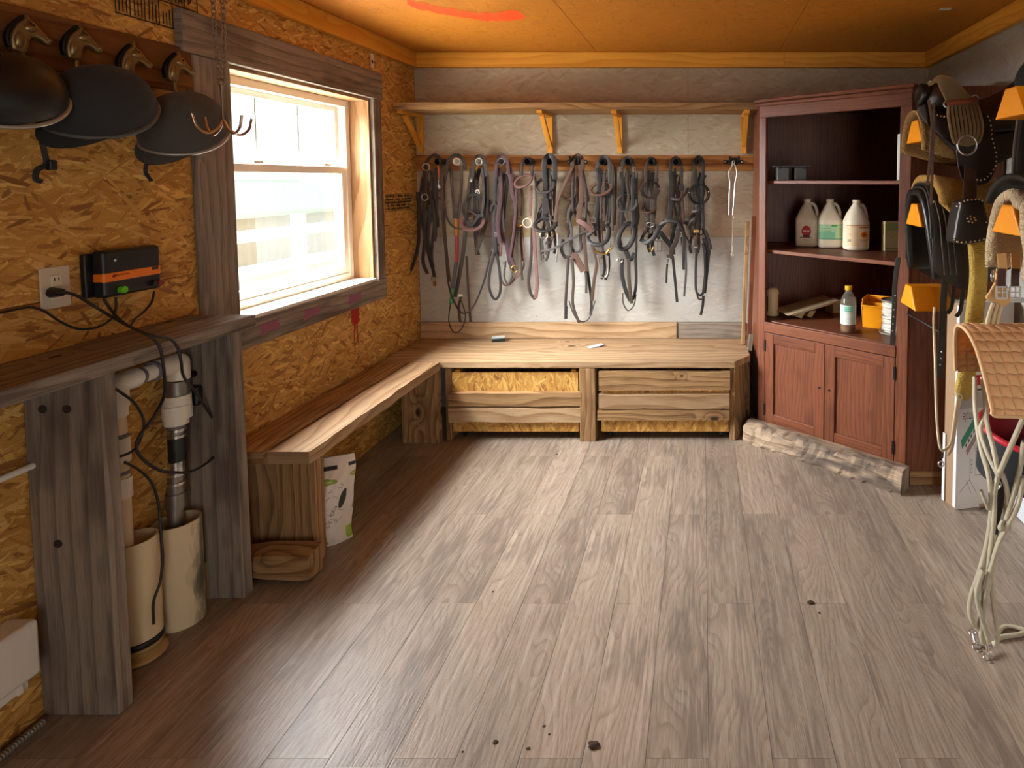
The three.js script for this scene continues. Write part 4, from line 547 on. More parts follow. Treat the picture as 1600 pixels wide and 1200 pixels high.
// things lying on the back bench
{
  const p = onY(779, 533, BH), t = thing('tin_box', 'small flat black tin with a pale lid on the back bench', 'tin', [p.x, BH + 0.0005, p.z]); board('body', [0.085, 0.022, 0.055], [0, 0.011, 0], std('black_tin', 0x1b2a2c, 0.4), t, { r: 0.006 }); board('lid', [0.086, 0.008, 0.056], [0, 0.0265, 0], std('pale_tin_lid', 0xb9c6c4, 0.35), t, { r: 0.003 }); t.rotation.y = 0.25;
  const q = onY(930, 542, BH), f = thing('paper_slip', 'small folded white paper slip lying on the back bench', 'paper', [q.x, BH + 0.0005, q.z]); f.rotation.y = 0.5; const pa = std('white_paper_slip', 0xc6ccd4, 0.6); const a = mesh('sheet', rboxG(0.1, 0.002, 0.045, 0.001), pa, f); a.position.set(0, 0.0065, 0); a.rotation.z = 0.1; const b = mesh('flap', rboxG(0.07, 0.0015, 0.044, 0.0007), pa, f); b.position.set(-0.01, 0.002, 0.004);
}
// loose wooden strips leaning between the back wall and the cabinet
[[1168, 346, 1161, 541, 0.016, M.brown, 'tallest'], [1178, 338, 1170, 545, 0.018, M.mahog, ''], [1174, 522, 1171, 553, 0.02, M.grey, '']].forEach(([u0, v0, u1, v1, w, mat], i) => {
  const z = -3.98 + i * 0.07, a = onZ(u0, v0, z), b = onY(u1, v1, BH + 0.002); b.z = z; b.x = onZ(u1, v1, z).x; b.y = BH + 0.002; const d = a.clone().sub(b), m = mesh('wood_strip', rboxG(w + 0.01, d.length(), w, 0.003, 1), mat); m.position.copy(a).add(b).multiplyScalar(0.5); m.quaternion.setFromUnitVectors(V(0, 1, 0), d.normalize());
  tag(m, ['thin bark-edged wood strip standing on the bench end by the cabinet', 'dark reddish wood strip standing on the bench against the cabinet side', 'short grey wood strip standing on the bench against the cabinet'][i], 'wood strip');
});
// ------------------------------------------------------------------ left wall: hat board, helmets, chain hook
const pX = (pts) => pts.map(([u, v, d]) => onX(u, v, XL + d));
{
  const r = thing('hook_board', 'brown board on the strand-board wall with a row of horse-head hooks', 'hook board');
  const yT = onX(308, 80, XL + 0.02).y, yB = onX(308, 148, XL + 0.02).y, z1 = onX(306, 110, XL + 0.02).z;
  board('board', [0.02, yT - yB, 1.25], [XL + 0.0112, (yT + yB) / 2, z1 + 0.625], woodMat('dark_brown_board', tBench, { color: 0xb08a5c }), r, { along: 2 });
  const prof = [[-0.030, -0.052], [-0.034, -0.03], [-0.03, -0.004], [-0.018, 0.022], [-0.004, 0.038], [0.002, 0.05], [0.008, 0.04], [0.018, 0.032], [0.03, 0.016], [0.046, -0.004], [0.052, -0.014], [0.047, -0.024], [0.037, -0.022], [0.026, -0.012], [0.014, -0.008], [0.006, -0.018], [0.002, -0.036], [-0.004, -0.054]];
  const hg = merge([extrudeG(prof, 0.03, 0.0065, true), at(new THREE.SphereGeometry(1, 18, 14).scale(0.019, 0.017, 0.021), 0.006, 0.014, 0.015), at(new THREE.SphereGeometry(1, 18, 14).scale(0.016, 0.034, 0.021), -0.017, -0.022, 0.015, 0, 0, -0.12), at(new THREE.SphereGeometry(1, 14, 10).scale(0.011, 0.01, 0.018), 0.045, -0.012, 0.015)]), bronze = std('antique_bronze', 0x8a744c, 0.34, 0.75);
  const mane = extrudeG([[-0.036, -0.046], [-0.042, -0.02], [-0.034, 0.01], [-0.018, 0.034], [-0.002, 0.05], [-0.006, 0.036], [-0.02, 0.016], [-0.03, -0.01]], 0.02, 0.004, true);
  for (const [u, v] of [[275, 104], [205, 92], [122, 66], [38, 52]]) {
    const p = onX(u, v, XL + 0.05), h = new THREE.Group(); h.name = 'horse_head_hook'; h.position.copy(p); h.rotation.y = Math.PI / 2 - 0.35; r.add(h);
    mesh('head', hg, bronze, h).position.z = -0.013; mesh('mane', mane, M.iron, h).position.z = -0.01; mesh('eye', at(new THREE.SphereGeometry(0.0032, 8, 6), 0.013, 0.023, 0.0185), M.iron, h);
    mesh('ear', at(new THREE.ConeGeometry(0.006, 0.02, 8), 0.004, 0.052, 0.008, 0, 0, -0.2), bronze, h);
    const q = h.worldToLocal.bind(h); h.updateMatrixWorld(true);
    mesh('hook', tubeG([q(V(XL + 0.0215, p.y - 0.03, p.z)), q(V(XL + 0.04, p.y - 0.05, p.z)), q(V(XL + 0.045, p.y - 0.09, p.z)), q(V(XL + 0.075, p.y - 0.105, p.z)), q(V(XL + 0.092, p.y - 0.08, p.z))], 0.006, 24), bronze, h);
  }
}
function helmet(label, u, v, d, R, cloth, trim, rot, opt = {}) {
  const p = onX(u, v, XL + d), h = thing('riding_helmet', label, 'helmet', p.toArray(), 'helmets on the hook board');
  const dome = new THREE.SphereGeometry(1, 36, 24, 0, Math.PI * 2, 0, Math.PI * 0.56); dome.scale(R * 0.86, R * 0.92, R * 1.08);
  const b = new THREE.Group(); b.name = 'shell'; { const Y = rot[0].clone().normalize(), X = Y.clone().cross(rot[1]).normalize(), Z = X.clone().cross(Y); b.quaternion.setFromRotationMatrix(new THREE.Matrix4().makeBasis(X, Y, Z)); } h.add(b);
  mesh('crown', dome, cloth, b);
  const rim = []; for (let k = 0; k < 24; k++) { const t = k / 24 * Math.PI * 2; rim.push(V(Math.cos(t) * R * 0.855, -R * 0.17 - 0.01 * Math.cos(2 * t), Math.sin(t) * R * 1.07)); }
  mesh('rim_binding', new THREE.TubeGeometry(curve(rim, true), 72, 0.006, 8, true), trim, b);
  // peak in front
  const pk = [], idx = [], n = 20; for (let k = 0; k <= n; k++) { const t = Math.PI * (0.18 + 0.64 * k / n), e = Math.sin(Math.PI * k / n); for (const [s, dy] of [[1, 0], [1 + 0.24 * e, -0.16 * e], [1 + 0.26 * e, -0.2 * e], [0.98, -0.035]]) pk.push(Math.cos(t) * R * 0.86 * (s > 1 ? 1 + (s - 1) * 0.5 : s), -R * 0.15 + dy * R * 0.6, Math.sin(t) * R * 1.08 * s); }
  for (let k = 0; k < n; k++) for (let j = 0; j < 4; j++) { const a = k * 4 + j, c = k * 4 + (j + 1) % 4; idx.push(a, a + 4, c, c, a + 4, c + 4); }
  const g = new THREE.BufferGeometry(); g.setAttribute('position', new THREE.Float32BufferAttribute(pk, 3)); g.setIndex(idx); g.computeVertexNormals(); g.setAttribute('uv', new THREE.Float32BufferAttribute(new Float32Array(pk.length / 3 * 2), 2)); mesh('peak', g, cloth, b);
  mesh('lining', at(new THREE.SphereGeometry(1, 28, 12, 0, Math.PI * 2, Math.PI * 0.3, Math.PI * 0.25).scale(R * 0.82, R * 0.86, R * 1.02), 0, -0.003, 0), opt.lining ?? std('pale_lining', 0xb8b2a8, 0.5), b);
  mesh('crown_button', at(new THREE.SphereGeometry(0.011, 12, 8).scale(1, 0.5, 1), 0, R * 0.92, 0), cloth, b);
  return h;
}
{
  const grey = std('grey_velvet', 0x4a4742, 0.95, 0, { sheen: 0.5, sheenColor: new THREE.Color(0.3, 0.3, 0.3) }), dark = std('charcoal_velvet', 0x2b2c2e, 0.9, 0, { sheen: 0.4, sheenColor: new THREE.Color(0.25, 0.25, 0.28) }), blk = std('black_shell', 0x131314, 0.35);
  const silver = std('silver_trim', 0xa9a79f, 0.4, 0.6);
  const a = helmet('grey velvet riding helmet hanging beside the window casing', 288, 200, 0.125, 0.135, grey, silver, [V(0.25, 0.8, 0.55), V(-0.05, -0.55, 0.8)]);
  const p = onX(234, 258, XL + 0.07).sub(a.position); mesh('chin_strap', strapG([V(-0.02, -0.08, 0.09), V(p.x + 0.0, p.y + 0.03, p.z), V(p.x - 0.01, p.y - 0.02, p.z + 0.006), V(p.x + 0.005, p.y - 0.055, p.z + 0.002)], 0.012, 0.003, V(1, 0, 0.5)), M.lBlack, a);
  helmet('charcoal riding helmet hanging between two other helmets on the hook board', 158, 168, 0.15, 0.135, dark, std('charcoal_trim', 0x55534e, 0.6), [V(0.3, 0.8, 0.5), V(-0.05, -0.6, 0.8)]);
  const c = helmet('glossy black riding helmet with a silver piped edge and knotted chin strap', 2, 152, 0.14, 0.128, blk, silver, [V(0.35, 0.85, 0.35), V(-0.05, -0.5, 0.85)], { lining: std('grey_lining', 0x5c5852, 0.7) });
  const q = (u, v, d) => onX(u, v, XL + d).sub(c.position);
  mesh('chin_strap', strapG([q(60, 190, 0.1), q(66, 222, 0.06), q(70, 240, 0.05), q(72, 256, 0.045), q(58, 266, 0.04), q(56, 280, 0.04), q(66, 284, 0.045)], 0.014, 0.004, V(1, 0, 0.4), 60), M.lBlack, c); mesh('strap_buckle', at(rboxG(0.02, 0.03, 0.022, 0.005), ...q(80, 258, 0.05).toArray()), M.black, c);
}
{
  const z = -2.0, X = onZ(346, 130, z).x, y0 = onZ(346, 128, z).y, t = thing('tack_hook', 'four-prong steel tack hook hanging on a chain from the ceiling', 'tack hook', [X, 0, z]);
  const rust = std('rusty_steel', 0x8a7a66, 0.4, 0.85);
  for (const s of [-1, 1]) { const links = []; for (let k = 0, y = y0 + 0.015; y < YC - 0.012; y += 0.0175, k++) { const g = ringG(0.0062, 0.0019, 12); g.scale(1, 1.75, 1); const x = s * (0.006 + 0.010 * Math.min(1, k / 8)); links.push(at(g, x + (hash(k, s + 2, 4) - 0.5) * 0.003, y, 0, 0, k % 2 ? Math.PI / 2 : 0.2)); } mesh('chain', merge(links), rust, t); }
  mesh('swivel', merge([at(ringG(0.011, 0.0032), 0, y0, 0), at(new THREE.CylinderGeometry(0.006, 0.004, 0.02, 10), 0, y0 - 0.02, 0)]), rust, t);
  const yh = onZ(347, 192, z).y; mesh('shank', at(new THREE.CylinderGeometry(0.0035, 0.0035, y0 - yh - 0.02, 10), 0, (y0 + yh) / 2 - 0.01, 0), rust, t);
  const chrome = std('coppery_steel', 0xc2a58a, 0.3, 1);
  for (let k = 0; k < 4; k++) { const a = k * Math.PI / 2 + 0.35, P = (r, y) => V(Math.cos(a) * r, yh + y, Math.sin(a) * r); mesh('prong', tubeG([P(0.002, 0.008), P(0.02, -0.02), P(0.05, -0.036), P(0.078, -0.018), P(0.088, 0.012), P(0.09, 0.022)], 0.0042, 30), chrome, t); }
}
{ const p = onX(589, 95, XL + 0.03), s = mesh('paper_tag', at(rboxG(0.0015, 0.085, 0.032, 0.0005), 0, 0, 0), std('white_paper_tag', 0xd8d2c4, 0.7)); s.position.set(XL + 0.0022, p.y, p.z); tag(s, 'small white paper tag stuck on the wall above the window corner', 'tag'); const k = mesh('print', boxG(0.0006, 0.02, 0.018), M.black, s); k.position.set(0.0009, -0.006, 0); }
// ------------------------------------------------------------------ electric outlet, fence energiser, cables
{
  const p = onX(84, 449, XL), o = thing('electric_outlet', 'white double power outlet with a black plug on strand-board wall', 'outlet', [XL + 0.001, p.y, p.z]);
  board('cover_plate', [0.006, 0.125, 0.085], [0.003, 0, 0], std('off_white_plate', 0xc9bfa9, 0.5), o, { r: 0.003 });
  for (const s of [1, -1]) { const f = board('socket', [0.004, 0.034, 0.03], [0.0075, s * 0.021, 0], std('socket_face', 0xd6ccb4, 0.5), o, { r: 0.0018 }); for (const q of [-1, 1]) { const k = mesh('slot', boxG(0.001, 0.009, 0.003), M.black, f); k.position.set(0.0021, 0.004, q * 0.006); } }
  const e = onX(208, 424, XL + 0.06), b = thing('fence_energiser', 'black fence energiser with an orange band and green knob on the wall', 'energiser', [XL + 0.001, e.y, e.z]);
  const orange = std('orange_plastic_band', 0xf07c14, 0.45);
  board('back_plate', [0.018, 0.14, 0.225], [0.009, 0, 0.004], M.black, b, { r: 0.005 }); board('housing', [0.042, 0.152, 0.205], [0.038, 0.003, -0.004], M.black, b, { r: 0.012, seg: 3 });
  board('band', [0.0435, 0.041, 0.2065], [0.0386, -0.008, -0.004], orange, b, { r: 0.012, seg: 3 });
  const logo = drawn(256, 64, (c) => { c.clearRect(0, 0, 256, 64); c.fillStyle = c.strokeStyle = 'rgba(120,30,6,0.95)'; c.beginPath(); c.ellipse(44, 36, 26, 15, -0.2, 0, 7); c.fill(); c.lineWidth = 7; c.beginPath(); c.moveTo(70, 40); for (let i = 0; i < 9; i++) c.lineTo(78 + i * 18, 32 + (i % 2 ? 7 : -6)); c.stroke(); });
  const lg = mesh('logo', new THREE.PlaneGeometry(0.075, 0.019), std('logo_print', 0xffffff, 0.6, 0, { map: logo, transparent: true, alphaTest: 0.05 }), b); lg.rotation.y = Math.PI / 2; lg.position.set(0.0612, -0.003, 0.042);
  board('badge', [0.001, 0.01, 0.024], [0.0608, 0.0, -0.08], std('dark_badge', 0x4a2410, 0.5), b, { r: 0.0004 });
  const kn = (y, z, r, mat) => { const k = mesh('knob', at(new THREE.CylinderGeometry(r, r * 1.05, 0.016, 20), 0, 0, 0, 0, 0, -Math.PI / 2), mat, b); k.position.set(0.065, y, z); };
  kn(-0.053, 0.046, 0.0115, std('green_knob', 0x5fc21e, 0.4)); kn(-0.052, -0.088, 0.011, std('red_knob', 0x7a2820, 0.45)); kn(-0.052, -0.064, 0.009, M.black);
  mesh('indicator_lamp', at(new THREE.SphereGeometry(0.004, 10, 8), 0.0592, 0.045, 0.06), M.white, b);
  const cab = std('black_rubber_cable', 0x241c18, 0.55);
  const cable = (label, pts, r = 0.0042, plug) => { const c = thing('cable', label, 'cable'); mesh('cord', tubeG(pX(pts), r, pts.length * 9), cab, c); if (plug) { const q = onX(...plug, XL + 0.024); const m = mesh('plug', at(new THREE.CylinderGeometry(0.0115, 0.016, 0.032, 16), 0, 0, 0, 0, 0, -Math.PI / 2), M.black, c); m.position.set(XL + 0.027, q.y, q.z); } return c; };
  cable('black mains cable from the wall outlet over the shelf edge to the pipes', [[88, 457, 0.04], [102, 457, 0.055], [122, 463, 0.06], [150, 480, 0.07], [178, 497, 0.12], [206, 512, 0.2], [232, 524, 0.27], [246, 536, 0.28], [253, 556, 0.285], [257, 590, 0.27], [256, 620, 0.2], [238, 655, 0.16], [220, 678, 0.15], [213, 698, 0.15], [222, 716, 0.15], [245, 733, 0.16], [268, 738, 0.16], [300, 736, 0.15], [330, 718, 0.13], [348, 695, 0.12]], 0.0045, [87, 457]);
  cable('black cable from the energiser down over the shelf edge to the pump', [[162, 466, 0.06], [172, 482, 0.07], [188, 500, 0.12], [208, 513, 0.2], [240, 525, 0.268], [264, 529, 0.275], [277, 542, 0.28], [283, 565, 0.283], [287, 588, 0.24], [305, 612, 0.17], [330, 650, 0.13], [345, 676, 0.12], [350, 694, 0.12]], 0.0042);
  cable('thin black wire running from the energiser back along the wall', [[181, 464, 0.05], [181, 482, 0.05], [176, 496, 0.06], [160, 508, 0.04], [140, 514, 0.03], [118, 513, 0.03], [95, 503, 0.025], [72, 488, 0.02], [54, 481, 0.015], [38, 481, 0.008], [0, 489, 0.006]], 0.0035);
  cable('short black wire looping from energiser to the cable bundle on the shelf', [[241, 455, 0.055], [237, 472, 0.06], [225, 487, 0.07], [212, 498, 0.09], [204, 509, 0.14]], 0.0035);
  cable('black wire curling out from behind the near upright down into a pipe sleeve', [[172, 603, 0.2], [190, 614, 0.14], [212, 632, 0.13], [225, 660, 0.13], [218, 690, 0.13], [205, 706, 0.13], [180, 716, 0.11]], 0.004);
  cable('black wire drooping past the pump pipe into the larger pipe sleeve', [[195, 722, 0.12], [218, 735, 0.12], [238, 756, 0.125], [248, 790, 0.13], [251, 830, 0.14], [254, 870, 0.15], [250, 910, 0.15], [240, 940, 0.15], [240, 975, 0.15]], 0.004);
}
// ------------------------------------------------------------------ pipes under the shelf
{
  const pvc = std('white_pvc', 0xddd5c4, 0.45), cream = std('cream_pvc_sleeve', 0xd2bf98, 0.55), grey = std('purple_grey_primer', 0x6d6468, 0.7), dirty = std('galvanised_pipe', 0x8a8378, 0.45, 0.8), X = XL + 0.07, zA = -1.915, zB = -2.15, yP = 0.93;
  const cyl = (r, h, x, y, z, seg = 24) => at(new THREE.CylinderGeometry(r, r, h, seg), x, y, z), cylz = (r, h, x, y, z) => at(new THREE.CylinderGeometry(r, r, h, 24), x, y, z, Math.PI / 2);
  const w = thing('water_pipe', 'white plastic water pipework under the plank shelf', 'pipe');
  mesh('cross_pipe', cylz(0.027, zA - zB, X, yP, (zA + zB) / 2), pvc, w); mesh('fitting', cylz(0.033, 0.07, X, yP, zA - 0.035), pvc, w); mesh('elbow', merge([at(new THREE.SphereGeometry(0.033, 20, 14), X, yP, zA), cyl(0.033, 0.07, X, yP - 0.04, zA)]), pvc, w); mesh('primer_band', cylz(0.0275, 0.012, X, yP, zA - 0.085), grey, w); mesh('fitting', cylz(0.033, 0.075, X, yP, zB + 0.045), pvc, w); mesh('elbow', merge([at(new THREE.SphereGeometry(0.034, 20, 14), X, yP, zB), cyl(0.034, 0.06, X, yP - 0.03, zB)]), pvc, w); mesh('primer_band', cylz(0.0335, 0.012, X, yP, zB + 0.1), grey, w);
  mesh('riser', cyl(0.024, 0.62, X, yP - 0.34, zA), cream, w);
  [[0.03, 0.05, pvc], [0.165, 0.08, pvc], [0.29, 0.065, pvc]].forEach(([d, h, m]) => mesh('coupling', cyl(0.0295, h, X, yP - 0.05 - d, zA), m, w)); mesh('primer_band', cyl(0.0245, 0.012, X, yP - 0.168, zA), grey, w); mesh('primer_band', cyl(0.0245, 0.012, X, yP - 0.29, zA), grey, w);
  const pump = thing('pump_fitting', 'vertical pump pipe with white union, steel clamps and black sleeve', 'pump');
  const zt = zB + 0.005, seg = [[0.036, 0.05, dirty, 'brass_tee'], [0.041, 0.035, pvc, 'union'], [0.043, 0.05, pvc, 'union'], [0.036, 0.02, pvc, 'union'], [0.026, 0.014, grey, 'collar'], [0.028, 0.01, M.steel, 'clamp'], [0.024, 0.012, dirty, 'nipple'], [0.028, 0.01, M.steel, 'clamp'], [0.0255, 0.085, M.black, 'sleeve'], [0.024, 0.04, M.steel, 'nipple'], [0.0265, 0.01, M.steel, 'clamp'], [0.024, 0.022, dirty, 'nipple'], [0.028, 0.01, M.steel, 'clamp'], [0.026, 0.03, dirty, 'coupling'], [0.03, 0.055, dirty, 'valve_body'], [0.024, 0.06, dirty, 'nipple'], [0.027, 0.045, dirty, 'coupling'], [0.02, 0.1, M.iron, 'pipe']];
  let y = yP - 0.062; for (const [r, h, m, n] of seg) { mesh(n, cyl(r, h - 0.0004, X + 0.002, y - h / 2, zt + (0.93 - y) * 0.075), m, pump); y -= h; }
  mesh('pressure_switch', at(rboxG(0.05, 0.075, 0.05, 0.012), X + 0.005, yP - 0.14, zt - 0.068), M.black, pump); mesh('brass_port', at(new THREE.CylinderGeometry(0.012, 0.012, 0.05, 12), X + 0.005, yP - 0.06, zt - 0.04, Math.PI / 2), M.iron, pump);
  const sleeve = (label, x, z, r, y0, y1, m) => { const g = latheG([[r - 0.006, y1], [r, y1], [r, y0], [r - 0.006, y0], [r - 0.006, y1]], 40), s = mesh('pipe_sleeve', g, m); s.position.set(x, 0, z); tag(s, label, 'pipe sleeve', 'open pipe sleeves on the floor'); return s; };
  const s1 = sleeve('wide cream plastic pipe sleeve standing on a flange next to near upright', X + 0.006, -1.94, 0.064, 0.075, 0.405, cream);
  mesh('flange', at(latheG([[0.03, 0.001], [0.07, 0.001], [0.075, 0.006], [0.072, 0.016], [0.05, 0.02], [0.05, 0.036], [0.064, 0.036], [0.064, 0.05], [0.045, 0.055], [0.045, 0.075], [0.03, 0.075]], 32), 0, 0, 0), std('dirty_flange', 0xa88a58, 0.6, 0.2), s1); mesh('rubber_ring', at(new THREE.TorusGeometry(0.055, 0.013, 8, 32), 0, 0.062, 0, Math.PI / 2), M.black, s1);
  const stainTex = drawn(512, 512, (c, W, H) => { c.fillStyle = '#cfbf9c'; c.fillRect(0, 0, W, H); for (let i = 0; i < 160; i++) { c.fillStyle = `rgba(70,74,58,${rr(0.04, 0.2)})`; c.beginPath(); c.ellipse(150 + rr(-70, 90) * rnd(), 300 + rr(-90, 190) * rnd(), rr(4, 26), rr(4, 18), rr(0, 3), 0, 7); c.fill(); } });
  sleeve('wide cream plastic pipe sleeve with grey-green mould stain holding the pump pipe', X + 0.006, -2.105, 0.07, 0.001, 0.372, std('stained_sleeve', 0xffffff, 0.55, 0, { map: stainTex }));
  const stub = mesh('pipe_offcut', latheG([[0.026, 0.145], [0.031, 0.145], [0.031, 0.001], [0.026, 0.001], [0.026, 0.145]], 28), std('yellowed_pvc', 0xc6b184, 0.6)); const ps = onY(314, 948, 0); stub.position.set(XL + 0.08, 0, -2.245); stub.rotation.x = 0.0; tag(stub, 'short yellowed pipe offcut standing on the floor beside the far upright', 'pipe offcut');
  const ht = thing('wall_heater', 'white metal baseboard heater low on the left wall', 'heater', [XL + 0.001, 0, 0]); const wm = std('white_enamel', 0xd8d2c6, 0.5); board('casing', [0.085, 0.16, 0.7], [0.0425, 0.275, -1.295], wm, ht, { r: 0.012, seg: 3 }); board('base_rail', [0.06, 0.035, 0.68], [0.03, 0.178, -1.29], wm, ht, { r: 0.004 }); board('end_clip', [0.012, 0.03, 0.014], [0.066, 0.18, -1.6], wm, ht, { r: 0.002 });
  const cd = mesh('conduit', at(new THREE.CylinderGeometry(0.009, 0.009, 0.62, 14), XL + 0.02, onX(20, 741, XL + 0.02).y, -1.42, Math.PI / 2), M.white); tag(cd, 'thin white conduit fixed along the left wall behind the near upright', 'conduit');
  const fx = []; for (let k = 0; k < 60; k++) { const t = k / 59; fx.push(at(new THREE.TorusGeometry(0.007, 0.0028, 6, 12), XL + 0.035 + 0.05 * t * t, 0.0102, mix(-1.68, -1.2, t))); } const fc = mesh('flexible_conduit', merge(fx.concat([tubeG([V(XL + 0.035, 0.0102, -1.68), V(XL + 0.047, 0.0102, -1.44), V(XL + 0.085, 0.0102, -1.2)], 0.0068)])), std('grey_flex', 0x8c8578, 0.5, 0.4)); tag(fc, 'grey ribbed flexible conduit lying on the floor along the left wall', 'conduit');
}
// ------------------------------------------------------------------ feed bag under the bench end
{
  const tex = drawn(512, 1024, (c, W, H) => {
    c.fillStyle = '#d9cfc2'; c.fillRect(0, 0, W, H); c.fillStyle = '#2a2320'; c.fillRect(0, 85, 380, 40); c.fillStyle = '#8fa23c'; c.beginPath(); c.ellipse(210, 230, 180, 34, 0.05, 0, 7); c.fill(); c.fillStyle = '#d9cfc2'; c.fillRect(60, 224, 250, 8);
    c.fillStyle = '#97b23a'; c.fillRect(30, 850, 260, 150); c.fillStyle = '#4e4640'; c.font = '60px sans-serif'; c.save(); c.translate(230, 800); c.rotate(-1.15); c.fillText('NUTRI', 0, 0); c.fillText('CAN', 200, 70); c.fillStyle = '#7d9440'; c.fillRect(110, -150, 90, 60); c.restore();
    c.strokeStyle = 'rgba(70,60,52,0.8)'; c.lineWidth = 4; for (let i = 0; i < 26; i++) { c.beginPath(); const x = rr(230, 470), y = rr(300, 800); c.moveTo(x, y); c.quadraticCurveTo(x + rr(-60, 60), y + rr(-40, 40), x + rr(-70, 70), y + rr(-60, 60)); c.stroke(); }
    c.fillStyle = '#33352a'; c.beginPath(); c.ellipse(470, 470, 40, 110, 0.2, 0, 7); c.fill();
  });
  const W = 0.2, Hh = 0.375, D = 0.15, n = 26, m = 34, g = new THREE.BoxGeometry(1, 1, 1, n, m, 10), p = g.attributes.position, nz = [];
  for (let i = 0; i < p.count; i++) {
    let x = p.getX(i) * 2, y = p.getY(i) * 2, z = p.getZ(i) * 2; const k = 1 - 0.25 * Math.pow(Math.abs(y), 3), flat = y > 0.55 ? 1 - (y - 0.55) / 0.5 : 1, e = Math.max(0.1, Math.min(1, flat)) * (y < -0.9 ? 0.85 : 1);
    const rX = Math.sqrt(Math.max(0.08, 1 - 0.45 * z * z)), rZ = Math.sqrt(Math.max(0.04, 1 - 0.8 * x * x)), cr = (vnoise(x * 4 + 9, y * 6 + 9, 99, 99, 3) - 0.5) * 0.16 + (vnoise(x * 9 + 9, y * 12 + 9, 99, 99, 4) - 0.5) * 0.07;
    p.setXYZ(i, x * rX * W / 2 * (1 - 0.06 * Math.sin(y * 5)) + 0.012 * Math.sin(y * 3), (y + 1) / 2 * Hh, z * rZ * e * D / 2 * k + cr * D * 0.4 * Math.sign(z || 1) * e);
  }
  g.computeVertexNormals();
  const b = onY(528, 858, 0), bag = mesh('feed_bag', g, std('printed_paper_bag', 0xffffff, 0.6, 0, { map: tex })); bag.position.set(b.x - 0.075, 0.001, b.z - 0.06); bag.rotation.y = 0.42; tag(bag, 'crumpled white and green printed feed bag under the bench end', 'bag');
}
// ------------------------------------------------------------------ things in the cabinet
// lofted body: profile of [radius, height, squareness]; the section goes from round (2) to boxy (6)
function loftG(prof, a0 = 0, a1 = Math.PI * 2, seg = 40, mod) {
  const P = [], U = [], I = [], n = prof.length;
  for (let i = 0; i < n; i++) for (let j = 0; j <= seg; j++) {
    const a = mix(a0, a1, j / seg), [r, y, e = 2, kx = 1, kz = 1] = prof[i], c = Math.cos(a), s = Math.sin(a);
    let k = Math.pow(Math.pow(Math.abs(c), e) + Math.pow(Math.abs(s), e), -1 / e) * r; if (mod) k *= mod(a, y);
    P.push(c * k * kx, y, s * k * kz); U.push(1 - j / seg, i / (n - 1));
  }
  for (let i = 0; i < n - 1; i++) for (let j = 0; j < seg; j++) { const a = i * (seg + 1) + j, b = a + seg + 1; I.push(a, b, a + 1, b, b + 1, a + 1); }
  const g = new THREE.BufferGeometry(); g.setAttribute('position', new THREE.Float32BufferAttribute(P, 3)); g.setAttribute('uv', new THREE.Float32BufferAttribute(U, 2)); g.setIndex(I); g.computeVertexNormals();
  if (a1 - a0 > 6.2) { const N = g.attributes.normal; for (let i = 0; i < n; i++) { const a = i * (seg + 1), b = a + seg; for (const q of ['X', 'Y', 'Z']) { const v = (N['get' + q](a) + N['get' + q](b)) / 2; N['set' + q](a, v); N['set' + q](b, v); } } }
  return g;
}
function jug(label, u, v, sq, face, labelTex, [l0, l1, w]) {
  const p = onY(u, v, yShelfL + 0.002), g = thing('plastic_jug', label, 'jug', [p.x, yShelfL + 0.001, p.z], 'jugs on the middle cabinet shelf'); g.rotation.y = face;
  const plastic = std('milky_plastic', 0xe8dcc2, 0.42);
  const R = 0.074, prof = [[0.0, 0.002, 2], [R * 0.8, 0.001, sq], [R * 0.95, 0.006, sq], [R, 0.02, sq], [R * 0.985, 0.05, sq], [R * 0.985, 0.155, sq], [R, 0.168, sq], [R * 0.97, 0.182, sq * 0.9], [R * 0.72, 0.222, 3], [R * 0.42, 0.262, 2], [0.021, 0.278, 2], [0.0195, 0.284, 2], [0.0195, 0.296, 2], [0, 0.297, 2]];
  const hand = (a, y) => { const d = Math.abs(Math.atan2(Math.sin(a), Math.cos(a))); return y > 0.17 && y < 0.275 ? 1 - 0.42 * Math.exp(-d * d * 3) * Math.sin((y - 0.17) / 0.105 * Math.PI) : 1; };
  mesh('body', loftG(prof, 0, Math.PI * 2, 48, hand), plastic, g);
  mesh('handle', tubeG([V(0.018, 0.272, 0), V(0.036, 0.27, 0), V(0.052, 0.25, 0), V(0.062, 0.215, 0), V(0.063, 0.185, 0), V(0.055, 0.165, 0)], 0.0105, 28), plastic, g);
  mesh('cap', at(latheG([[0, 0.022], [0.0215, 0.022], [0.0225, 0.018], [0.0225, 0], [0, 0]], 24), 0, 0.281, 0), plastic, g);
  const e = 0.0012, lp = [[R * 0.985 + e, l0, sq], [R * 0.985 + e, (l0 + l1) / 2, sq], [R * 0.985 + e, l1, sq]];
  mesh('label', loftG(lp, Math.PI / 2 - w, Math.PI / 2 + w, 24), std('printed_label', 0xffffff, 0.5, 0, { map: labelTex, transparent: true, alphaTest: 0.03 }), g);
}
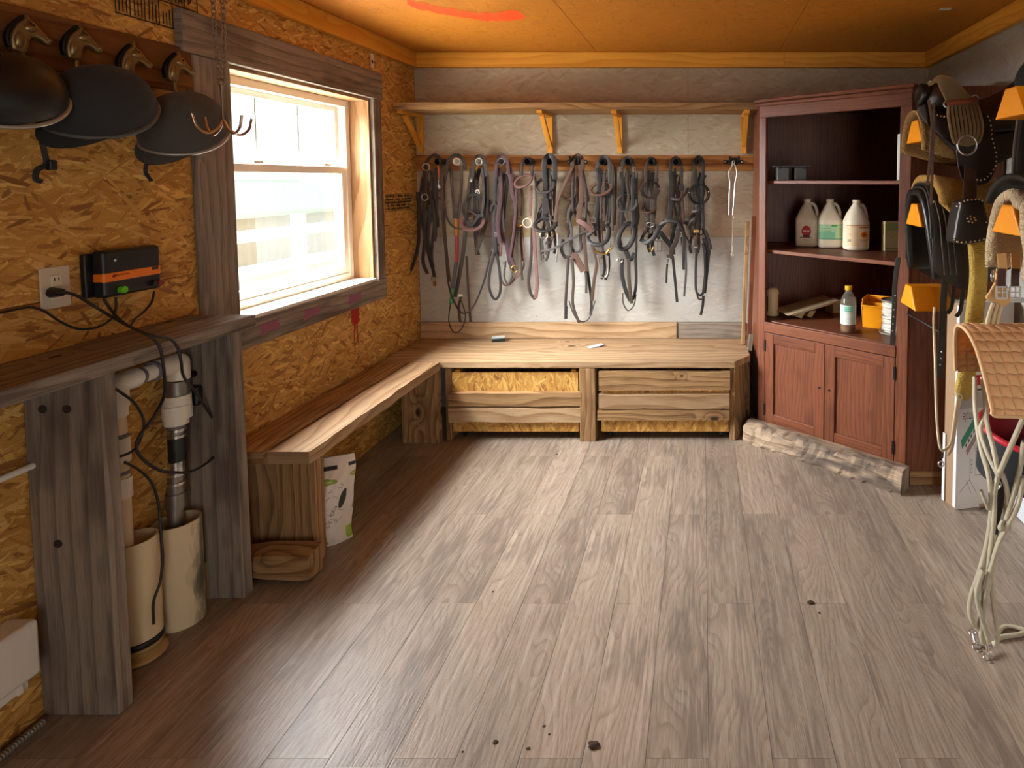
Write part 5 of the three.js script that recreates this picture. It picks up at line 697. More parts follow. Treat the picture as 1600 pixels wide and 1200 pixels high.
{
  const t1 = drawn(256, 256, (c) => { c.clearRect(0, 0, 256, 256); c.fillStyle = '#b8141e'; c.beginPath(); c.arc(128, 110, 78, 0, 7); c.fill(); c.fillStyle = '#5a1016'; c.beginPath(); c.ellipse(128, 178, 62, 22, 0, 0, 7); c.fill(); c.fillStyle = '#f2dcd8'; for (const [x, w] of [[72, 30], [106, 26], [136, 22], [162, 24]]) c.fillRect(x, 96, w - 5, 24); c.strokeStyle = '#4a3a34'; c.lineWidth = 8; c.beginPath(); c.moveTo(28, 196); for (let i = 0; i < 12; i++) c.lineTo(34 + i * 16, 198 + (i % 2 ? -6 : 5)); c.stroke(); c.lineWidth = 3; c.beginPath(); c.moveTo(70, 232); c.lineTo(180, 232); c.stroke(); });
  const t2 = drawn(256, 256, (c) => { c.fillStyle = '#a9d3a8'; c.fillRect(0, 0, 256, 256); c.fillStyle = '#7bbf96'; c.fillRect(0, 130, 160, 120); c.fillStyle = '#c5dca0'; c.fillRect(180, 30, 76, 190); c.fillStyle = '#4a6a48'; c.fillRect(0, 6, 256, 6); c.fillRect(0, 240, 256, 8); c.fillStyle = '#4f9a4a'; c.fillRect(128, 0, 50, 34); c.fillStyle = '#3d5a46'; c.fillRect(52, 64, 74, 8); c.font = 'bold 30px sans-serif'; c.fillText('C', 40, 118); c.fillRect(66, 104, 60, 10); for (let i = 0; i < 6; i++) c.fillRect(196, 60 + i * 24, rr(24, 50), 4); });
  const t3 = drawn(256, 256, (c) => { c.fillStyle = '#e9cfa4'; c.fillRect(0, 0, 256, 256); c.fillStyle = '#b5672a'; c.fillRect(0, 4, 256, 7); c.fillRect(120, 26, 100, 12); c.fillStyle = '#e2871f'; c.beginPath(); c.arc(168, 120, 36, 0, 7); c.fill(); c.fillStyle = '#b8401a'; c.beginPath(); c.arc(168, 120, 15, 0, 7); c.fill(); c.fillStyle = '#5c5650'; for (let i = 0; i < 9; i++) c.fillRect(14 + i * 4, 172, 2, 34); c.fillStyle = '#8c7a62'; for (let i = 0; i < 8; i++) c.fillRect(14, 40 + i * 15, rr(24, 46), 3); c.fillRect(120, 178, 96, 5); c.fillRect(130, 194, 74, 4); });
  jug('milky plastic jug with a round red emblem on the cabinet shelf', 1261, 384, 4.5, -0.25, t1, [0.035, 0.15, 0.62]);
  jug('milky plastic jug with a pale green label on the cabinet shelf', 1296, 386, 5, -0.05, t2, [0.055, 0.148, 1.1]);
  jug('milky round-shouldered plastic jug with a peach and orange label', 1337, 390, 3, 0.1, t3, [0.03, 0.155, 1.1]);
  const cb = onY(1388, 392, yShelfL), card = thing('card_box', 'small pale green and yellow carton on the middle cabinet shelf', 'carton', [cb.x + 0.02, yShelfL + 0.001, cb.z - 0.02]); card.rotation.y = 0.15; const ct = drawn(128, 256, (c) => { c.fillStyle = '#cfc48c'; c.fillRect(0, 0, 128, 256); c.fillStyle = '#a9c07c'; c.fillRect(8, 8, 112, 70); c.fillStyle = '#6a5a34'; c.fillRect(60, 128, 8, 10); c.fillRect(10, 236, 108, 5); }); mesh('carton', at(rboxG(0.1, 0.175, 0.05, 0.002), 0, 0.0877, 0), std('carton_side', 0xcabf8c, 0.7), card); const cf = mesh('front_print', new THREE.PlaneGeometry(0.096, 0.17), std('carton_print', 0xffffff, 0.7, 0, { map: ct }), card); cf.position.set(0, 0.0877, 0.0256);
  // black trays on the upper shelf
  const tz = -3.66, tx = onZ(1235, 270, tz).x, tr = thing('parts_tray', 'dark grey double plastic tray on the upper cabinet shelf', 'tray', [tx, yShelfU + 0.001, tz]); tr.rotation.y = 0.05; const dk = std('dark_grey_plastic', 0x4c4d4f, 0.5);
  board('rim', [0.215, 0.008, 0.12], [0, 0.082, 0], dk, tr, { r: 0.003 }); for (const s of [-1, 1]) { board('bin', [0.072, 0.078, 0.105], [s * 0.052, 0.039, 0], dk, tr, { r: 0.006 }); board('grip', [0.012, 0.008, 0.004], [s * 0.07, 0.07, 0.0545], M.black, tr, { r: 0.0015 }); }
}
const onC = (u, v) => { const p = onY(u, v, yCounter); p.y = yCounter + 0.001; return p; };
{
  const p = onC(1207, 493), b = thing('lotion_bottle', 'round cream plastic bottle at the left end of cabinet counter', 'bottle', p.toArray()); mesh('body', latheG([[0, 0], [0.034, 0], [0.04, 0.006], [0.041, 0.018], [0.036, 0.026], [0.036, 0.13], [0.04, 0.14], [0.038, 0.16], [0.026, 0.176], [0.012, 0.18], [0, 0.18]], 32), std('cream_plastic', 0xd8bf94, 0.45), b); mesh('nozzle', at(new THREE.CylinderGeometry(0.0035, 0.005, 0.03, 10), 0, 0.195, 0), M.black, b); mesh('label_edge', loftG([[0.0366, 0.03], [0.0366, 0.125]], 2.6, 3.6, 12), std('dark_label', 0x3c332c, 0.5), b);
  const q = onC(1262, 497), s = thing('booklet', 'folded paper booklet propped on two small flaps on the counter', 'booklet', [q.x, yCounter + 0.001, q.z - 0.06]); const pap = std('buff_paper', 0xb9a684, 0.7); s.rotation.y = 0.35; const cv = mesh('cover', rboxG(0.36, 0.004, 0.2, 0.0015), pap, s); cv.position.set(0.0, 0.07, 0); cv.rotation.z = 0.19; const pg = mesh('page_stack', rboxG(0.3, 0.006, 0.18, 0.0015), std('pale_paper', 0xd4cbb8, 0.7), s); pg.position.set(0.0, 0.062, 0.005); pg.rotation.z = 0.19; for (const x of [-0.1, -0.03]) { const f = mesh('flap', extrudeG([[0, 0], [0.028, -0.012], [0.06, 0.03], [0.02, 0.032]], 0.08, 0.001), pap, s); f.position.set(x, 0.0135, -0.01); }
  const cb = onC(1318, 490), bx = thing('small_carton', 'small white carton with grey print standing at the back of counter', 'carton', [cb.x, yCounter + 0.001, cb.z - 0.08]); mesh('carton', at(rboxG(0.2, 0.085, 0.08, 0.002), 0, 0.043, 0), std('white_carton', 0xb9b0a4, 0.7), bx); const ct = drawn(256, 128, (c) => { c.fillStyle = '#c2bab0'; c.fillRect(0, 0, 256, 128); c.fillStyle = '#8c8278'; for (let i = 0; i < 6; i++) c.fillRect(16, 16 + i * 15, rr(60, 170), 5); }); mesh('front_print', at(new THREE.PlaneGeometry(0.192, 0.078), 0, 0.043, 0.0407), std('carton_front', 0xffffff, 0.7, 0, { map: ct }), bx); bx.rotation.y = 0.5;
  const o = onC(1325, 519), bt = thing('clear_bottle', 'clear plastic bottle with a yellow cap and amber liquid on counter', 'bottle', o.toArray());
  const pet = new THREE.MeshPhysicalMaterial({ color: 0xf4efe2, roughness: 0.08, transmission: 0.92, thickness: 0, ior: 1.45 }); pet.name = 'clear_plastic';
  mesh('body', latheG([[0.0, 0.001], [0.036, 0.001], [0.042, 0.008], [0.041, 0.016], [0.043, 0.024], [0.043, 0.16], [0.043, 0.172], [0.036, 0.2], [0.02, 0.226], [0.018, 0.23], [0.018, 0.245]], 36), pet, bt);
  mesh('liquid', latheG([[0, 0.003], [0.034, 0.003], [0.04, 0.01], [0.041, 0.024], [0.041, 0.05], [0, 0.05]], 32), std('amber_liquid', 0x9a6420, 0.1, 0, { transmission: 0.5, thickness: 0, ior: 1.35 }), bt);
  const lt = drawn(512, 256, (c) => { c.fillStyle = '#d9dcd2'; c.fillRect(0, 0, 512, 256); c.fillStyle = '#8ccdb4'; c.fillRect(140, 10, 190, 80); c.fillStyle = '#3f7a66'; for (let i = 0; i < 3; i++) c.fillRect(150, 26 + i * 22, 120, 6); c.fillStyle = '#9aa2a0'; for (let i = 0; i < 9; i++) c.fillRect(150, 108 + i * 15, rr(80, 170), 3); c.fillStyle = '#7ba23a'; c.fillRect(350, 0, 30, 256); for (let i = 0; i < 14; i++) { c.fillStyle = '#a7aaa4'; c.fillRect(390, 14 + i * 17, rr(50, 110), 4); } });
  mesh('label', loftG([[0.0436, 0.05], [0.0436, 0.158]], 0.1, 3.2, 24), std('bottle_label', 0xffffff, 0.5, 0, { map: lt }), bt);
  mesh('cap', at(latheG([[0, 0.024], [0.019, 0.024], [0.021, 0.02], [0.021, 0], [0.018, 0]], 24), 0, 0.24, 0), std('yellow_cap', 0xdca81c, 0.4), bt);
  const y = onC(1372, 512), yb = thing('parts_bin', 'bright yellow plastic stacking bin on the cabinet counter', 'bin', [y.x, yCounter + 0.001, y.z - 0.04]); const yel = std('yellow_plastic', 0xe8980a, 0.42); yb.rotation.y = -0.5;
  const W = 0.13, D = 0.15, H = 0.17, t = 0.005; board('floor', [W - 0.02, t, D - 0.02], [0, t / 2, 0], yel, yb, { r: 0.001 });
  const sd = [[-D / 2 + 0.008, 0], [D / 2 - 0.012, 0], [D / 2 + 0.008, H * 0.72], [D / 2 - 0.02, H * 0.98], [-D / 2, H]]; for (const s of [-1, 1]) { const g = extrudeG(sd, t, 0.0012); g.rotateY(-Math.PI / 2); const m = mesh('side_wall', g, yel, yb); m.position.x = s * (W / 2 - 0.004) + t / 2; m.rotation.z = -s * 0.04; }
  const fw = board('front_wall', [W - 0.01, H * 0.78, t], [0, H * 0.39, D / 2 - 0.004], yel, yb, { r: 0.002, rot: [0.13, 0, 0] }); board('back_wall', [W - 0.01, H * 0.99, t], [0, H * 0.495, -D / 2 + 0.008], yel, yb, { r: 0.002, rot: [-0.04, 0, 0] }); board('divider', [W - 0.014, H * 0.8, t], [0, H * 0.43, 0.01], yel, yb, { r: 0.002 }); board('rim', [W + 0.006, 0.01, 0.014], [0, H * 0.77, D / 2 + 0.014], yel, yb, { r: 0.003 });
  const w = onC(1398, 522), sp = thing('wire_spool', 'white wire spool under a grey lid at right of cabinet counter', 'spool', [w.x, yCounter + 0.001, w.z - 0.03]); const wh = std('white_wire', 0xdcd8cc, 0.6); mesh('flange', latheG([[0, 0], [0.078, 0], [0.08, 0.004], [0.078, 0.008], [0, 0.008]], 40), std('grey_flange', 0x9a938a, 0.5), sp);
  for (let k = 0; k < 11; k++) { const m = mesh('wire_coil', ringG(0.056 + 0.006 * hash(k, 2, 6) - k * 0.0005, 0.0078, 40), wh, sp); m.rotation.set(Math.PI / 2 + (hash(k, 1, 6) - 0.5) * 0.2, (hash(k, 4, 6) - 0.5) * 0.16, 0); m.position.y = 0.02 + k * 0.0145; } mesh('core', at(new THREE.CylinderGeometry(0.05, 0.05, 0.17, 28), 0, 0.093, 0), wh, sp); mesh('lid', at(latheG([[0, 0.008], [0.058, 0.008], [0.064, 0.004], [0.066, 0.012], [0.069, 0.008], [0.066, 0], [0, 0]], 40), 0, 0.178, 0), std('grey_lid', 0x8d857c, 0.45), sp);
}
{ const p = onFront(CLEN - 0.075, yShelfU + 0.121, -0.045), c = mesh('paper_sheet', rboxG(0.003, 0.24, 0.06, 0.001), std('white_sheet', 0xcfd2c8, 0.7)); c.position.copy(p); c.rotation.y = 0.35; tag(c, 'upright white paper sheet at the end of upper cabinet shelf', 'paper'); }
// ------------------------------------------------------------------ saddle racks and tack along the right wall
const ZA = -2.72, ZN = -2.05, RY = [1.80, 1.43, 1.06];                     // two columns of rack arms, three heights
const rackOrange = std('yellow_orange_rack_plastic', 0xf29a0c, 0.45);
function wedgeG(L) { const g = extrudeG([[-0.1, -0.05], [0.1, -0.05], [0.035, 0.048], [-0.035, 0.048]], L, 0.006); g.rotateY(Math.PI / 2); return g; }   // along +x
function rackArm(x0, y, z, len, label) {
  const r = thing('saddle_rack', label, 'saddle rack', [x0, y, z], 'saddle racks on the right wall');
  mesh('wedge', wedgeG(len), rackOrange, r);
  mesh('support_tube', at(new THREE.CylinderGeometry(0.012, 0.012, XR - x0 - len + 0.02, 14), (XR - x0 + len) / 2 - 0.012, -0.02, 0, 0, 0, Math.PI / 2), M.steel, r); board('wall_plate', [0.006, 0.1, 0.08], [XR - x0 - 0.004, -0.02, 0], M.steel, r, { r: 0.002 });
  return r;
}
const xA = onZ(1428, 200, ZA).x, xN = onZ(1572, 340, ZN).x;
rackArm(xA, RY[0], ZA, 0.5, 'orange wedge saddle rack inside the fleece-lined western saddle'); rackArm(xA + 0.005, RY[1], ZA, 0.48, 'orange wedge saddle rack inside black english saddle'); rackArm(onZ(1418, 460, ZA).x, RY[2] + 0.003, ZA, 0.165, 'short empty orange wedge saddle rack above cabinet counter height');
rackArm(xN, RY[0] + 0.045, ZN, 0.44, 'topmost orange wedge saddle rack next to a dark hat'); rackArm(xN, RY[1] + 0.022, ZN, 0.44, 'orange wedge saddle rack above the cream girth'); rackArm(xN - 0.06, RY[2] - 0.045, ZN, 0.48, 'orange wedge saddle rack hidden under quilted tan pad');
// a cloth or leather draped over an arm along x: o.x0..x1, o.y(x) ridge, o.w(x) half width, o.drop(x, side), o.flare
function drapeG(o) {
  const nx = o.nx ?? 30, ns = o.ns ?? 40, T = o.t ?? 0.01, P = [], U = [], I = [], base = [];
  for (let i = 0; i <= nx; i++) for (let j = 0; j <= ns; j++) {
    const f = i / nx, s = (j / ns) * 2 - 1, side = s < 0 ? -1 : 1, x = mix(o.x0, o.x1, f), a = Math.abs(s) * Math.PI / 2, w = o.w(f, side), d = o.drop(f, side), ww = (o.wob ?? 0) * (vnoise(f * 6 + 3, s * 5 + 9, 99, 99, o.seed ?? 1) - 0.5);
    base.push(V(x + (o.skew ? o.skew(f, s) : 0), o.y(f) - d * Math.pow(1 - Math.cos(a), o.pw ?? 1) + ww, o.z + side * (w * Math.pow(Math.sin(a), o.ps ?? 1) + (o.flare ?? 0) * Math.pow(Math.abs(s), 3)) + ww));
  }
  const id = (i, j) => i * (ns + 1) + j, nrm = base.map((_, k) => { const i = Math.floor(k / (ns + 1)), j = k % (ns + 1); const a = base[id(Math.min(nx, i + 1), j)].clone().sub(base[id(Math.max(0, i - 1), j)]), b = base[id(i, Math.min(ns, j + 1))].clone().sub(base[id(i, Math.max(0, j - 1))]); return b.cross(a).normalize(); });
  const len = []; for (let j = 0; j <= ns; j++) len.push(j ? len[j - 1] + base[id(0, j)].distanceTo(base[id(0, j - 1)]) : 0);
  for (const k of [1, -1]) base.forEach((b, q) => { const i = Math.floor(q / (ns + 1)), j = q % (ns + 1), e = (i === 0 || i === nx || j === 0 || j === ns) ? 0.55 : 1, v = b.clone().addScaledVector(nrm[q], k * T / 2 * e); P.push(v.x, v.y, v.z); U.push(i / nx * (o.x1 - o.x0), len[j]); });
  const N = base.length, quad = (a, b, c, d) => I.push(a, b, c, b, d, c);
  for (let i = 0; i < nx; i++) for (let j = 0; j < ns; j++) { quad(id(i, j), id(i, j + 1), id(i + 1, j), id(i + 1, j + 1)); quad(N + id(i, j), N + id(i + 1, j), N + id(i, j + 1), N + id(i + 1, j + 1)); }
  for (let i = 0; i < nx; i++) { quad(id(i, 0), id(i + 1, 0), N + id(i, 0), N + id(i + 1, 0)); quad(id(i, ns), N + id(i, ns), id(i + 1, ns), N + id(i + 1, ns)); }
  for (let j = 0; j < ns; j++) { quad(id(0, j), N + id(0, j), id(0, j + 1), N + id(0, j + 1)); quad(id(nx, j), id(nx, j + 1), N + id(nx, j), N + id(nx, j + 1)); }
  const g = new THREE.BufferGeometry(); g.setAttribute('position', new THREE.Float32BufferAttribute(P, 3)); g.setAttribute('uv', new THREE.Float32BufferAttribute(U, 2)); g.setIndex(I); g.computeVertexNormals(); return { g, base, id, nx, ns };
}
const fuzz = texFrom(256, 256, (u, v, o) => { o[0] = o[1] = o[2] = 255 * (0.5 * vnoise(u * 40, v * 40, 40, 40, 1) + 0.5 * vnoise(u * 110, v * 110, 110, 110, 2)); }, false); fuzz.repeat.set(5, 5);
const fleece = (n, c) => std(n, c, 1, 0, { bumpMap: fuzz, bumpScale: 0.012, sheen: 0.6, sheenColor: new THREE.Color(0.5, 0.45, 0.35), sheenRoughness: 0.9 });
M.fleeceTan = fleece('tan_fleece', 0xb08c50); M.fleeceGold = fleece('golden_fleece', 0xbf9448); M.fleeceYel = fleece('yellow_fleece', 0xbfa048); M.fleeceCream = fleece('cream_fleece', 0xcdb894);
const stud = std('silver_stud', 0xd0c8bc, 0.25, 1), studG = new THREE.SphereGeometry(0.0052, 8, 6);
const pz = (pts, z) => pts.map(([u, v, d = 0]) => onZ(u, v, z + d));
{
  // western saddle
  const s = thing('western_saddle', 'dark brown western saddle with silver studs and fleece lining on upper rack', 'saddle');
  const dark = lea('dark_saddle_leather', 0x2e1f18, 0.42);
  const x0 = onZ(1424, 210, ZA).x, yt = RY[0] + 0.055;
  mesh('fleece_lining', drapeG({ x0, x1: x0 + 0.5, z: ZA, y: (f) => yt + 0.012 + 0.02 * Math.pow(2 * f - 1, 2), w: () => 0.135, drop: (f, sd) => 0.175 + 0.03 * Math.sin(f * Math.PI), t: 0.016, ps: 0.8 }).g, M.fleeceTan, s);
  mesh('skirt', drapeG({ x0: x0 + 0.035, x1: x0 + 0.5, z: ZA, y: (f) => yt + 0.034 + 0.03 * Math.pow(2 * f - 1, 2), w: () => 0.155, drop: (f) => 0.12 + 0.12 * Math.sin(f * Math.PI), t: 0.008, ps: 0.8 }).g, dark, s);
  // swell, horn and cantle
  const sw = mesh('swell', at(new THREE.SphereGeometry(1, 28, 20).scale(0.07, 0.075, 0.13), x0 + 0.1, yt + 0.075, ZA), dark, s);
  const hp = onZ(1448, 150, ZA + 0.07), horn = mesh('horn', at(latheG([[0, 0], [0.03, 0], [0.036, 0.012], [0.047, 0.03], [0.05, 0.085], [0.046, 0.1], [0.034, 0.104], [0.03, 0.098], [0, 0.096]], 32), 0, 0, 0), lea('polished_black_leather', 0x14110f, 0.2), s); horn.position.copy(hp).add(V(0.075, -0.006, -0.045)); horn.rotation.set(0.5, 0, 1.35);
  mesh('horn_neck', tubeG([V(x0 + 0.1, yt + 0.1, ZA + 0.02), V(x0 + 0.105, yt + 0.14, ZA + 0.03), V(x0 + 0.11, yt + 0.165, ZA + 0.04)], 0.028, 16), dark, s);
  const seat = drapeG({ x0: x0 + 0.16, x1: x0 + 0.48, z: ZA, y: (f) => yt + 0.06 + 0.12 * Math.pow(f, 2.5), w: () => 0.15, drop: (f) => 0.1 + 0.1 * f, t: 0.016 }); mesh('seat', seat.g, dark, s);
  // fender on the near side with a studded border
  const zf = ZA + 0.17, fo = [[1495, 178], [1540, 176], [1553, 200], [1560, 235], [1557, 262], [1545, 284], [1528, 290], [1508, 286], [1498, 262], [1494, 220]].map(([u, v]) => { const p = onZ(u, v, zf); return [p.x, p.y]; });
  const fe = mesh('fender', extrudeG(fo, 0.012, 0.003, true), dark, s); fe.position.z = zf - 0.012;
  pz([[1543, 182], [1546, 189], [1548, 196], [1549, 203], [1549.5, 210], [1550.5, 217], [1552, 224], [1554, 231], [1555.5, 238], [1556.5, 245], [1556.5, 252], [1555, 259], [1552, 265], [1548, 271], [1543, 276], [1538, 280], [1532, 281.5], [1527, 281]], zf + 0.003).forEach((p) => { mesh('stud', studG, stud, s).position.copy(p); });
  pz([[1464, 180], [1470, 181.5], [1475, 182.5], [1480, 183], [1464, 189], [1468, 192], [1472, 195], [1476, 198], [1447, 165], [1448, 170], [1450, 174]], ZA + 0.162).forEach((p) => { mesh('stud', studG, stud, s).position.copy(p); });
  mesh('rim_strip', strapG(pz([[1441, 165], [1447, 178], [1458, 190], [1474, 203], [1484, 208]], ZA + 0.165), 0.05, 0.006), dark, s);
  for (const pts of [[[1451, 156], [1456, 190], [1455, 230], [1452, 262], [1449, 290]], [[1459, 160], [1459, 200], [1457, 240], [1456, 280], [1455, 320]]]) mesh('saddle_string', strapG(pz(pts, ZA + 0.2), 0.012, 0.003), lea('string_leather', 0x5a3c28, 0.55), s);
  // stirrup leather and hooded stirrup
  const zst = ZA + 0.31;
  mesh('stirrup_leather', strapG(pz([[1516, 262, -0.09], [1516, 285, -0.02], [1515, 312]], zst + 0.0), 0.055, 0.006), lea('stirrup_leather', 0x4a3524, 0.5), s);
  const so = [[1500, 317], [1508, 313], [1520, 310], [1532, 310], [1537, 316], [1543, 340], [1552, 368], [1552, 373], [1530, 379], [1505, 382], [1491, 379], [1490, 372], [1494, 345]].map(([u, v]) => { const p = onZ(u, v, zst + 0.02); return [p.x, p.y]; });
  const st = mesh('hooded_stirrup', extrudeG(so, 0.1, 0.012), lea('stirrup_hood_leather', 0x2a201b, 0.4), s); st.position.z = zst - 0.07;
  const zs = zst + 0.0315; for (const [n, pts] of [[9, [[1496, 322], [1500, 317], [1506, 314.5], [1512, 313], [1518, 312], [1524, 311.5], [1529, 311.5], [1534, 313]]], [9, [[1491, 374], [1496, 377.5], [1502, 378.5], [1509, 378], [1516, 377.5], [1523, 376.5], [1530, 375], [1537, 373], [1543, 371.5], [1549, 370]]], [7, [[1517, 342], [1522, 340], [1524, 344], [1519, 347.5], [1513.5, 346], [1511.5, 341.5], [1516, 337.5]]], [2, [[1541, 347], [1547, 354]]]]) pz(pts, zs).forEach((p) => { mesh('stud', studG, stud, st).position.copy(p.sub(st.position)); });
}
{
  // mohair cinch thrown over the horn
  const s = thing('cinch', 'tan corded mohair cinch with steel ring draped over the western saddle', 'cinch'), z = ZA + 0.27, cord = fleece('mohair_cord', 0xba9458), steel = M.steel;
  const N = 9; for (let k = 0; k < N; k++) { const t = k / (N - 1) - 0.5; mesh('cord', tubeG(pz([[1454 + 4 * t, 131 - 3 * t, -0.06], [1467 + 5 * t, 123 - 8 * t, -0.02], [1481 + 22 * t, 132 - 10 * t], [1493 + 34 * t, 148 - 2 * t, 0.01], [1503 + 44 * t, 161, 0.012], [1507 + 50 * t, 180, 0.012], [1510 + 50 * t, 200, 0.012], [1510 + 40 * t, 216 + 10 * Math.abs(t), 0.012], [1509 + 22 * t, 229 - 22 * t * t, 0.012]], z), 0.0062, 44), cord, s); }
  mesh('cross_band', tubeG(pz([[1478, 162, 0.022], [1495, 160, 0.024], [1512, 158, 0.024], [1527, 156, 0.02]], z), 0.0115), lea('rust_band', 0x7e3f1c, 0.7), s);
  const R = mesh('cinch_ring', ringG(0.038, 0.0042, 36), steel, s); R.position.copy(onZ(1511, 227, z + 0.014)); const d = mesh('d_ring', ringG(0.013, 0.003, 20), steel, s); d.position.copy(onZ(1523.5, 154, z + 0.016)); const e = mesh('d_ring', ringG(0.011, 0.003, 20), steel, s); e.position.copy(onZ(1479, 163, z + 0.016)); mesh('buckle_tip', tubeG(pz([[1449, 131, -0.05], [1453, 127, -0.05], [1456, 131, -0.05]], z), 0.003), steel, s);
}
{
  // english saddle on the middle arm, with a fleece seat cover
  const s = thing('english_saddle', 'black english saddle with a golden fleece seat cover on middle rack', 'saddle'); const blk = lea('black_saddle_leather', 0x1b1917, 0.34), brn = lea('worn_black_leather', 0x2e2823, 0.5);
  const x0 = onZ(1432, 330, ZA).x - 0.02, yt = RY[1] + 0.085;
  mesh('panel', drapeG({ x0, x1: x0 + 0.42, z: ZA, y: (f) => yt + 0.02 * Math.pow(2 * f - 1, 2), w: (f) => 0.15, drop: (f) => 0.37 - 0.06 * f, t: 0.034, ps: 0.62, skew: (f, q) => (1 - f) * 0.04 * q * q }).g, blk, s);
  mesh('flap', drapeG({ x0: x0 + 0.03, x1: x0 + 0.33, z: ZA, y: (f) => yt + 0.026 + 0.03 * Math.pow(2 * f - 1, 2), w: () => 0.172, drop: (f) => 0.36 + 0.06 * Math.sin(f * Math.PI), t: 0.009, ps: 0.62 }).g, brn, s);
  for (const dx of [0.05, 0.075, 0.1]) mesh('stitch_line', strapG([V(x0 + dx, yt - 0.02, ZA + 0.135), V(x0 + dx + 0.008, yt - 0.1, ZA + 0.171), V(x0 + dx + 0.016, yt - 0.2, ZA + 0.179), V(x0 + dx + 0.03, yt - 0.33, ZA + 0.18)], 0.004, 0.004), lea('stitching', 0x6a625a, 0.5), s);
  mesh('pommel_binding', tubeG(Array.from({ length: 15 }, (_, k) => { const a = (k / 14 * 2 - 1) * 1.15; return V(x0 + 0.028, yt + 0.036 - 0.36 * (1 - Math.cos(a)), ZA + Math.sign(a) * 0.174 * Math.pow(Math.abs(Math.sin(a)), 0.62)); }), 0.006, 60), brn, s);
  mesh('fleece_seat', drapeG({ x0: x0 + 0.05, x1: x0 + 0.5, z: ZA, y: (f) => yt + 0.05 + 0.03 * Math.pow(2 * f - 1, 2), w: () => 0.185, drop: (f) => 0.11 + 0.26 * f, t: 0.035, ps: 0.75, wob: 0.014, seed: 5 }).g, M.fleeceGold, s);
  const pin = mesh('nail_head', new THREE.SphereGeometry(0.006, 10, 8), M.steel, s); pin.position.copy(onZ(1458, 315, ZA + 0.19));
  const bill = (u, pts, w) => { const g = mesh('billet_strap', strapG(pz(pts, ZA + 0.1), w, 0.0045), lea('billet_leather', 0x33302c, 0.5), s); return g; };
  bill(0, [[1404, 402], [1399, 440], [1397, 490], [1394, 540]], 0.022); bill(0, [[1478, 420, 0.05], [1474, 470, 0.05], [1471, 530, 0.05], [1467, 590, 0.05]], 0.03);
  for (let k = 0; k < 6; k++) mesh('strap_hole', new THREE.SphereGeometry(0.0032, 8, 6), M.steel, s).position.copy(onZ(1398.5 - k * 0.8, 462 + k * 11, ZA + 0.104)); for (let k = 0; k < 3; k++) mesh('strap_hole', new THREE.SphereGeometry(0.0036, 8, 6), M.steel, s).position.copy(onZ(1471 - k, 550 + k * 10, ZA + 0.155));
  for (const [u, v] of [[1492, 440], [1506, 445]]) mesh('girth_strap', strapG(pz([[u, 400, 0.12], [u - 1, v, 0.12], [u - 5, v + 38, 0.12], [u - 12, v + 50, 0.12]], ZA), 0.018, 0.004), blk, s);
  mesh('stirrup_bar', at(new THREE.CylinderGeometry(0.006, 0.006, 0.12, 10), ...onZ(1502, 415, ZA + 0.16).toArray(), 0, 0, Math.PI / 2), M.steel, s);
}
{
  // saddle with cream fleece on the nearer column
  const s = thing('saddle', 'black saddle with shaggy cream fleece lining on nearer rack', 'saddle'), blk = lea('black_cantle_leather', 0x24211d, 0.38), x0 = xN + 0.01, yt = RY[1] + 0.11;
  mesh('fleece_lining', drapeG({ x0: x0 - 0.012, x1: x0 + 0.45, z: ZN, y: (f) => yt - 0.012, w: () => 0.13, drop: () => 0.26, t: 0.04, ps: 0.7, wob: 0.02, seed: 8 }).g, M.fleeceCream, s);
  mesh('skirt', drapeG({ x0: x0 + 0.0, x1: x0 + 0.45, z: ZN, y: (f) => yt + 0.03 + 0.03 * Math.pow(2 * f - 1, 2), w: () => 0.17, drop: (f) => 0.1, t: 0.024 }).g, blk, s);
}
{
  // dark hat and two dowel pegs near the frame's edge
  const p = onZ(1628, 116, -2.2), h = thing('riding_hat', 'dark rounded riding hat resting over the topmost rack', 'hat', [p.x, p.y - 0.03, p.z]); mesh('crown', new THREE.SphereGeometry(1, 28, 18, 0, Math.PI * 2, 0, Math.PI * 0.58).scale(0.085, 0.1, 0.1), std('black_velvet', 0x22231f, 0.95), h); mesh('brim', at(new THREE.TorusGeometry(0.084, 0.007, 8, 36), 0, -0.024, 0, Math.PI / 2), std('black_brim', 0x1c1c1a, 0.6), h);
  [[1596, 188], [1593, 219]].forEach(([u, v], i) => { const q = onZ(u, v, -2.25), d = mesh('dowel_peg', at(new THREE.CylinderGeometry(0.024, 0.024, XR - q.x - 0.001, 24), (XR - q.x) / 2, 0, 0, 0, 0, Math.PI / 2), std('pale_dowel', 0xd8bd8e, 0.6)); d.position.copy(q); const e = mesh('end_hole', at(ringG(0.011, 0.004, 20), -0.0005, 0, 0, 0, Math.PI / 2), std('brown_hole', 0x7a5c36, 0.8), d); tag(d, ['upper pale round dowel peg on the right wall', 'lower pale round dowel peg on the right wall'][i], 'peg'); });
}
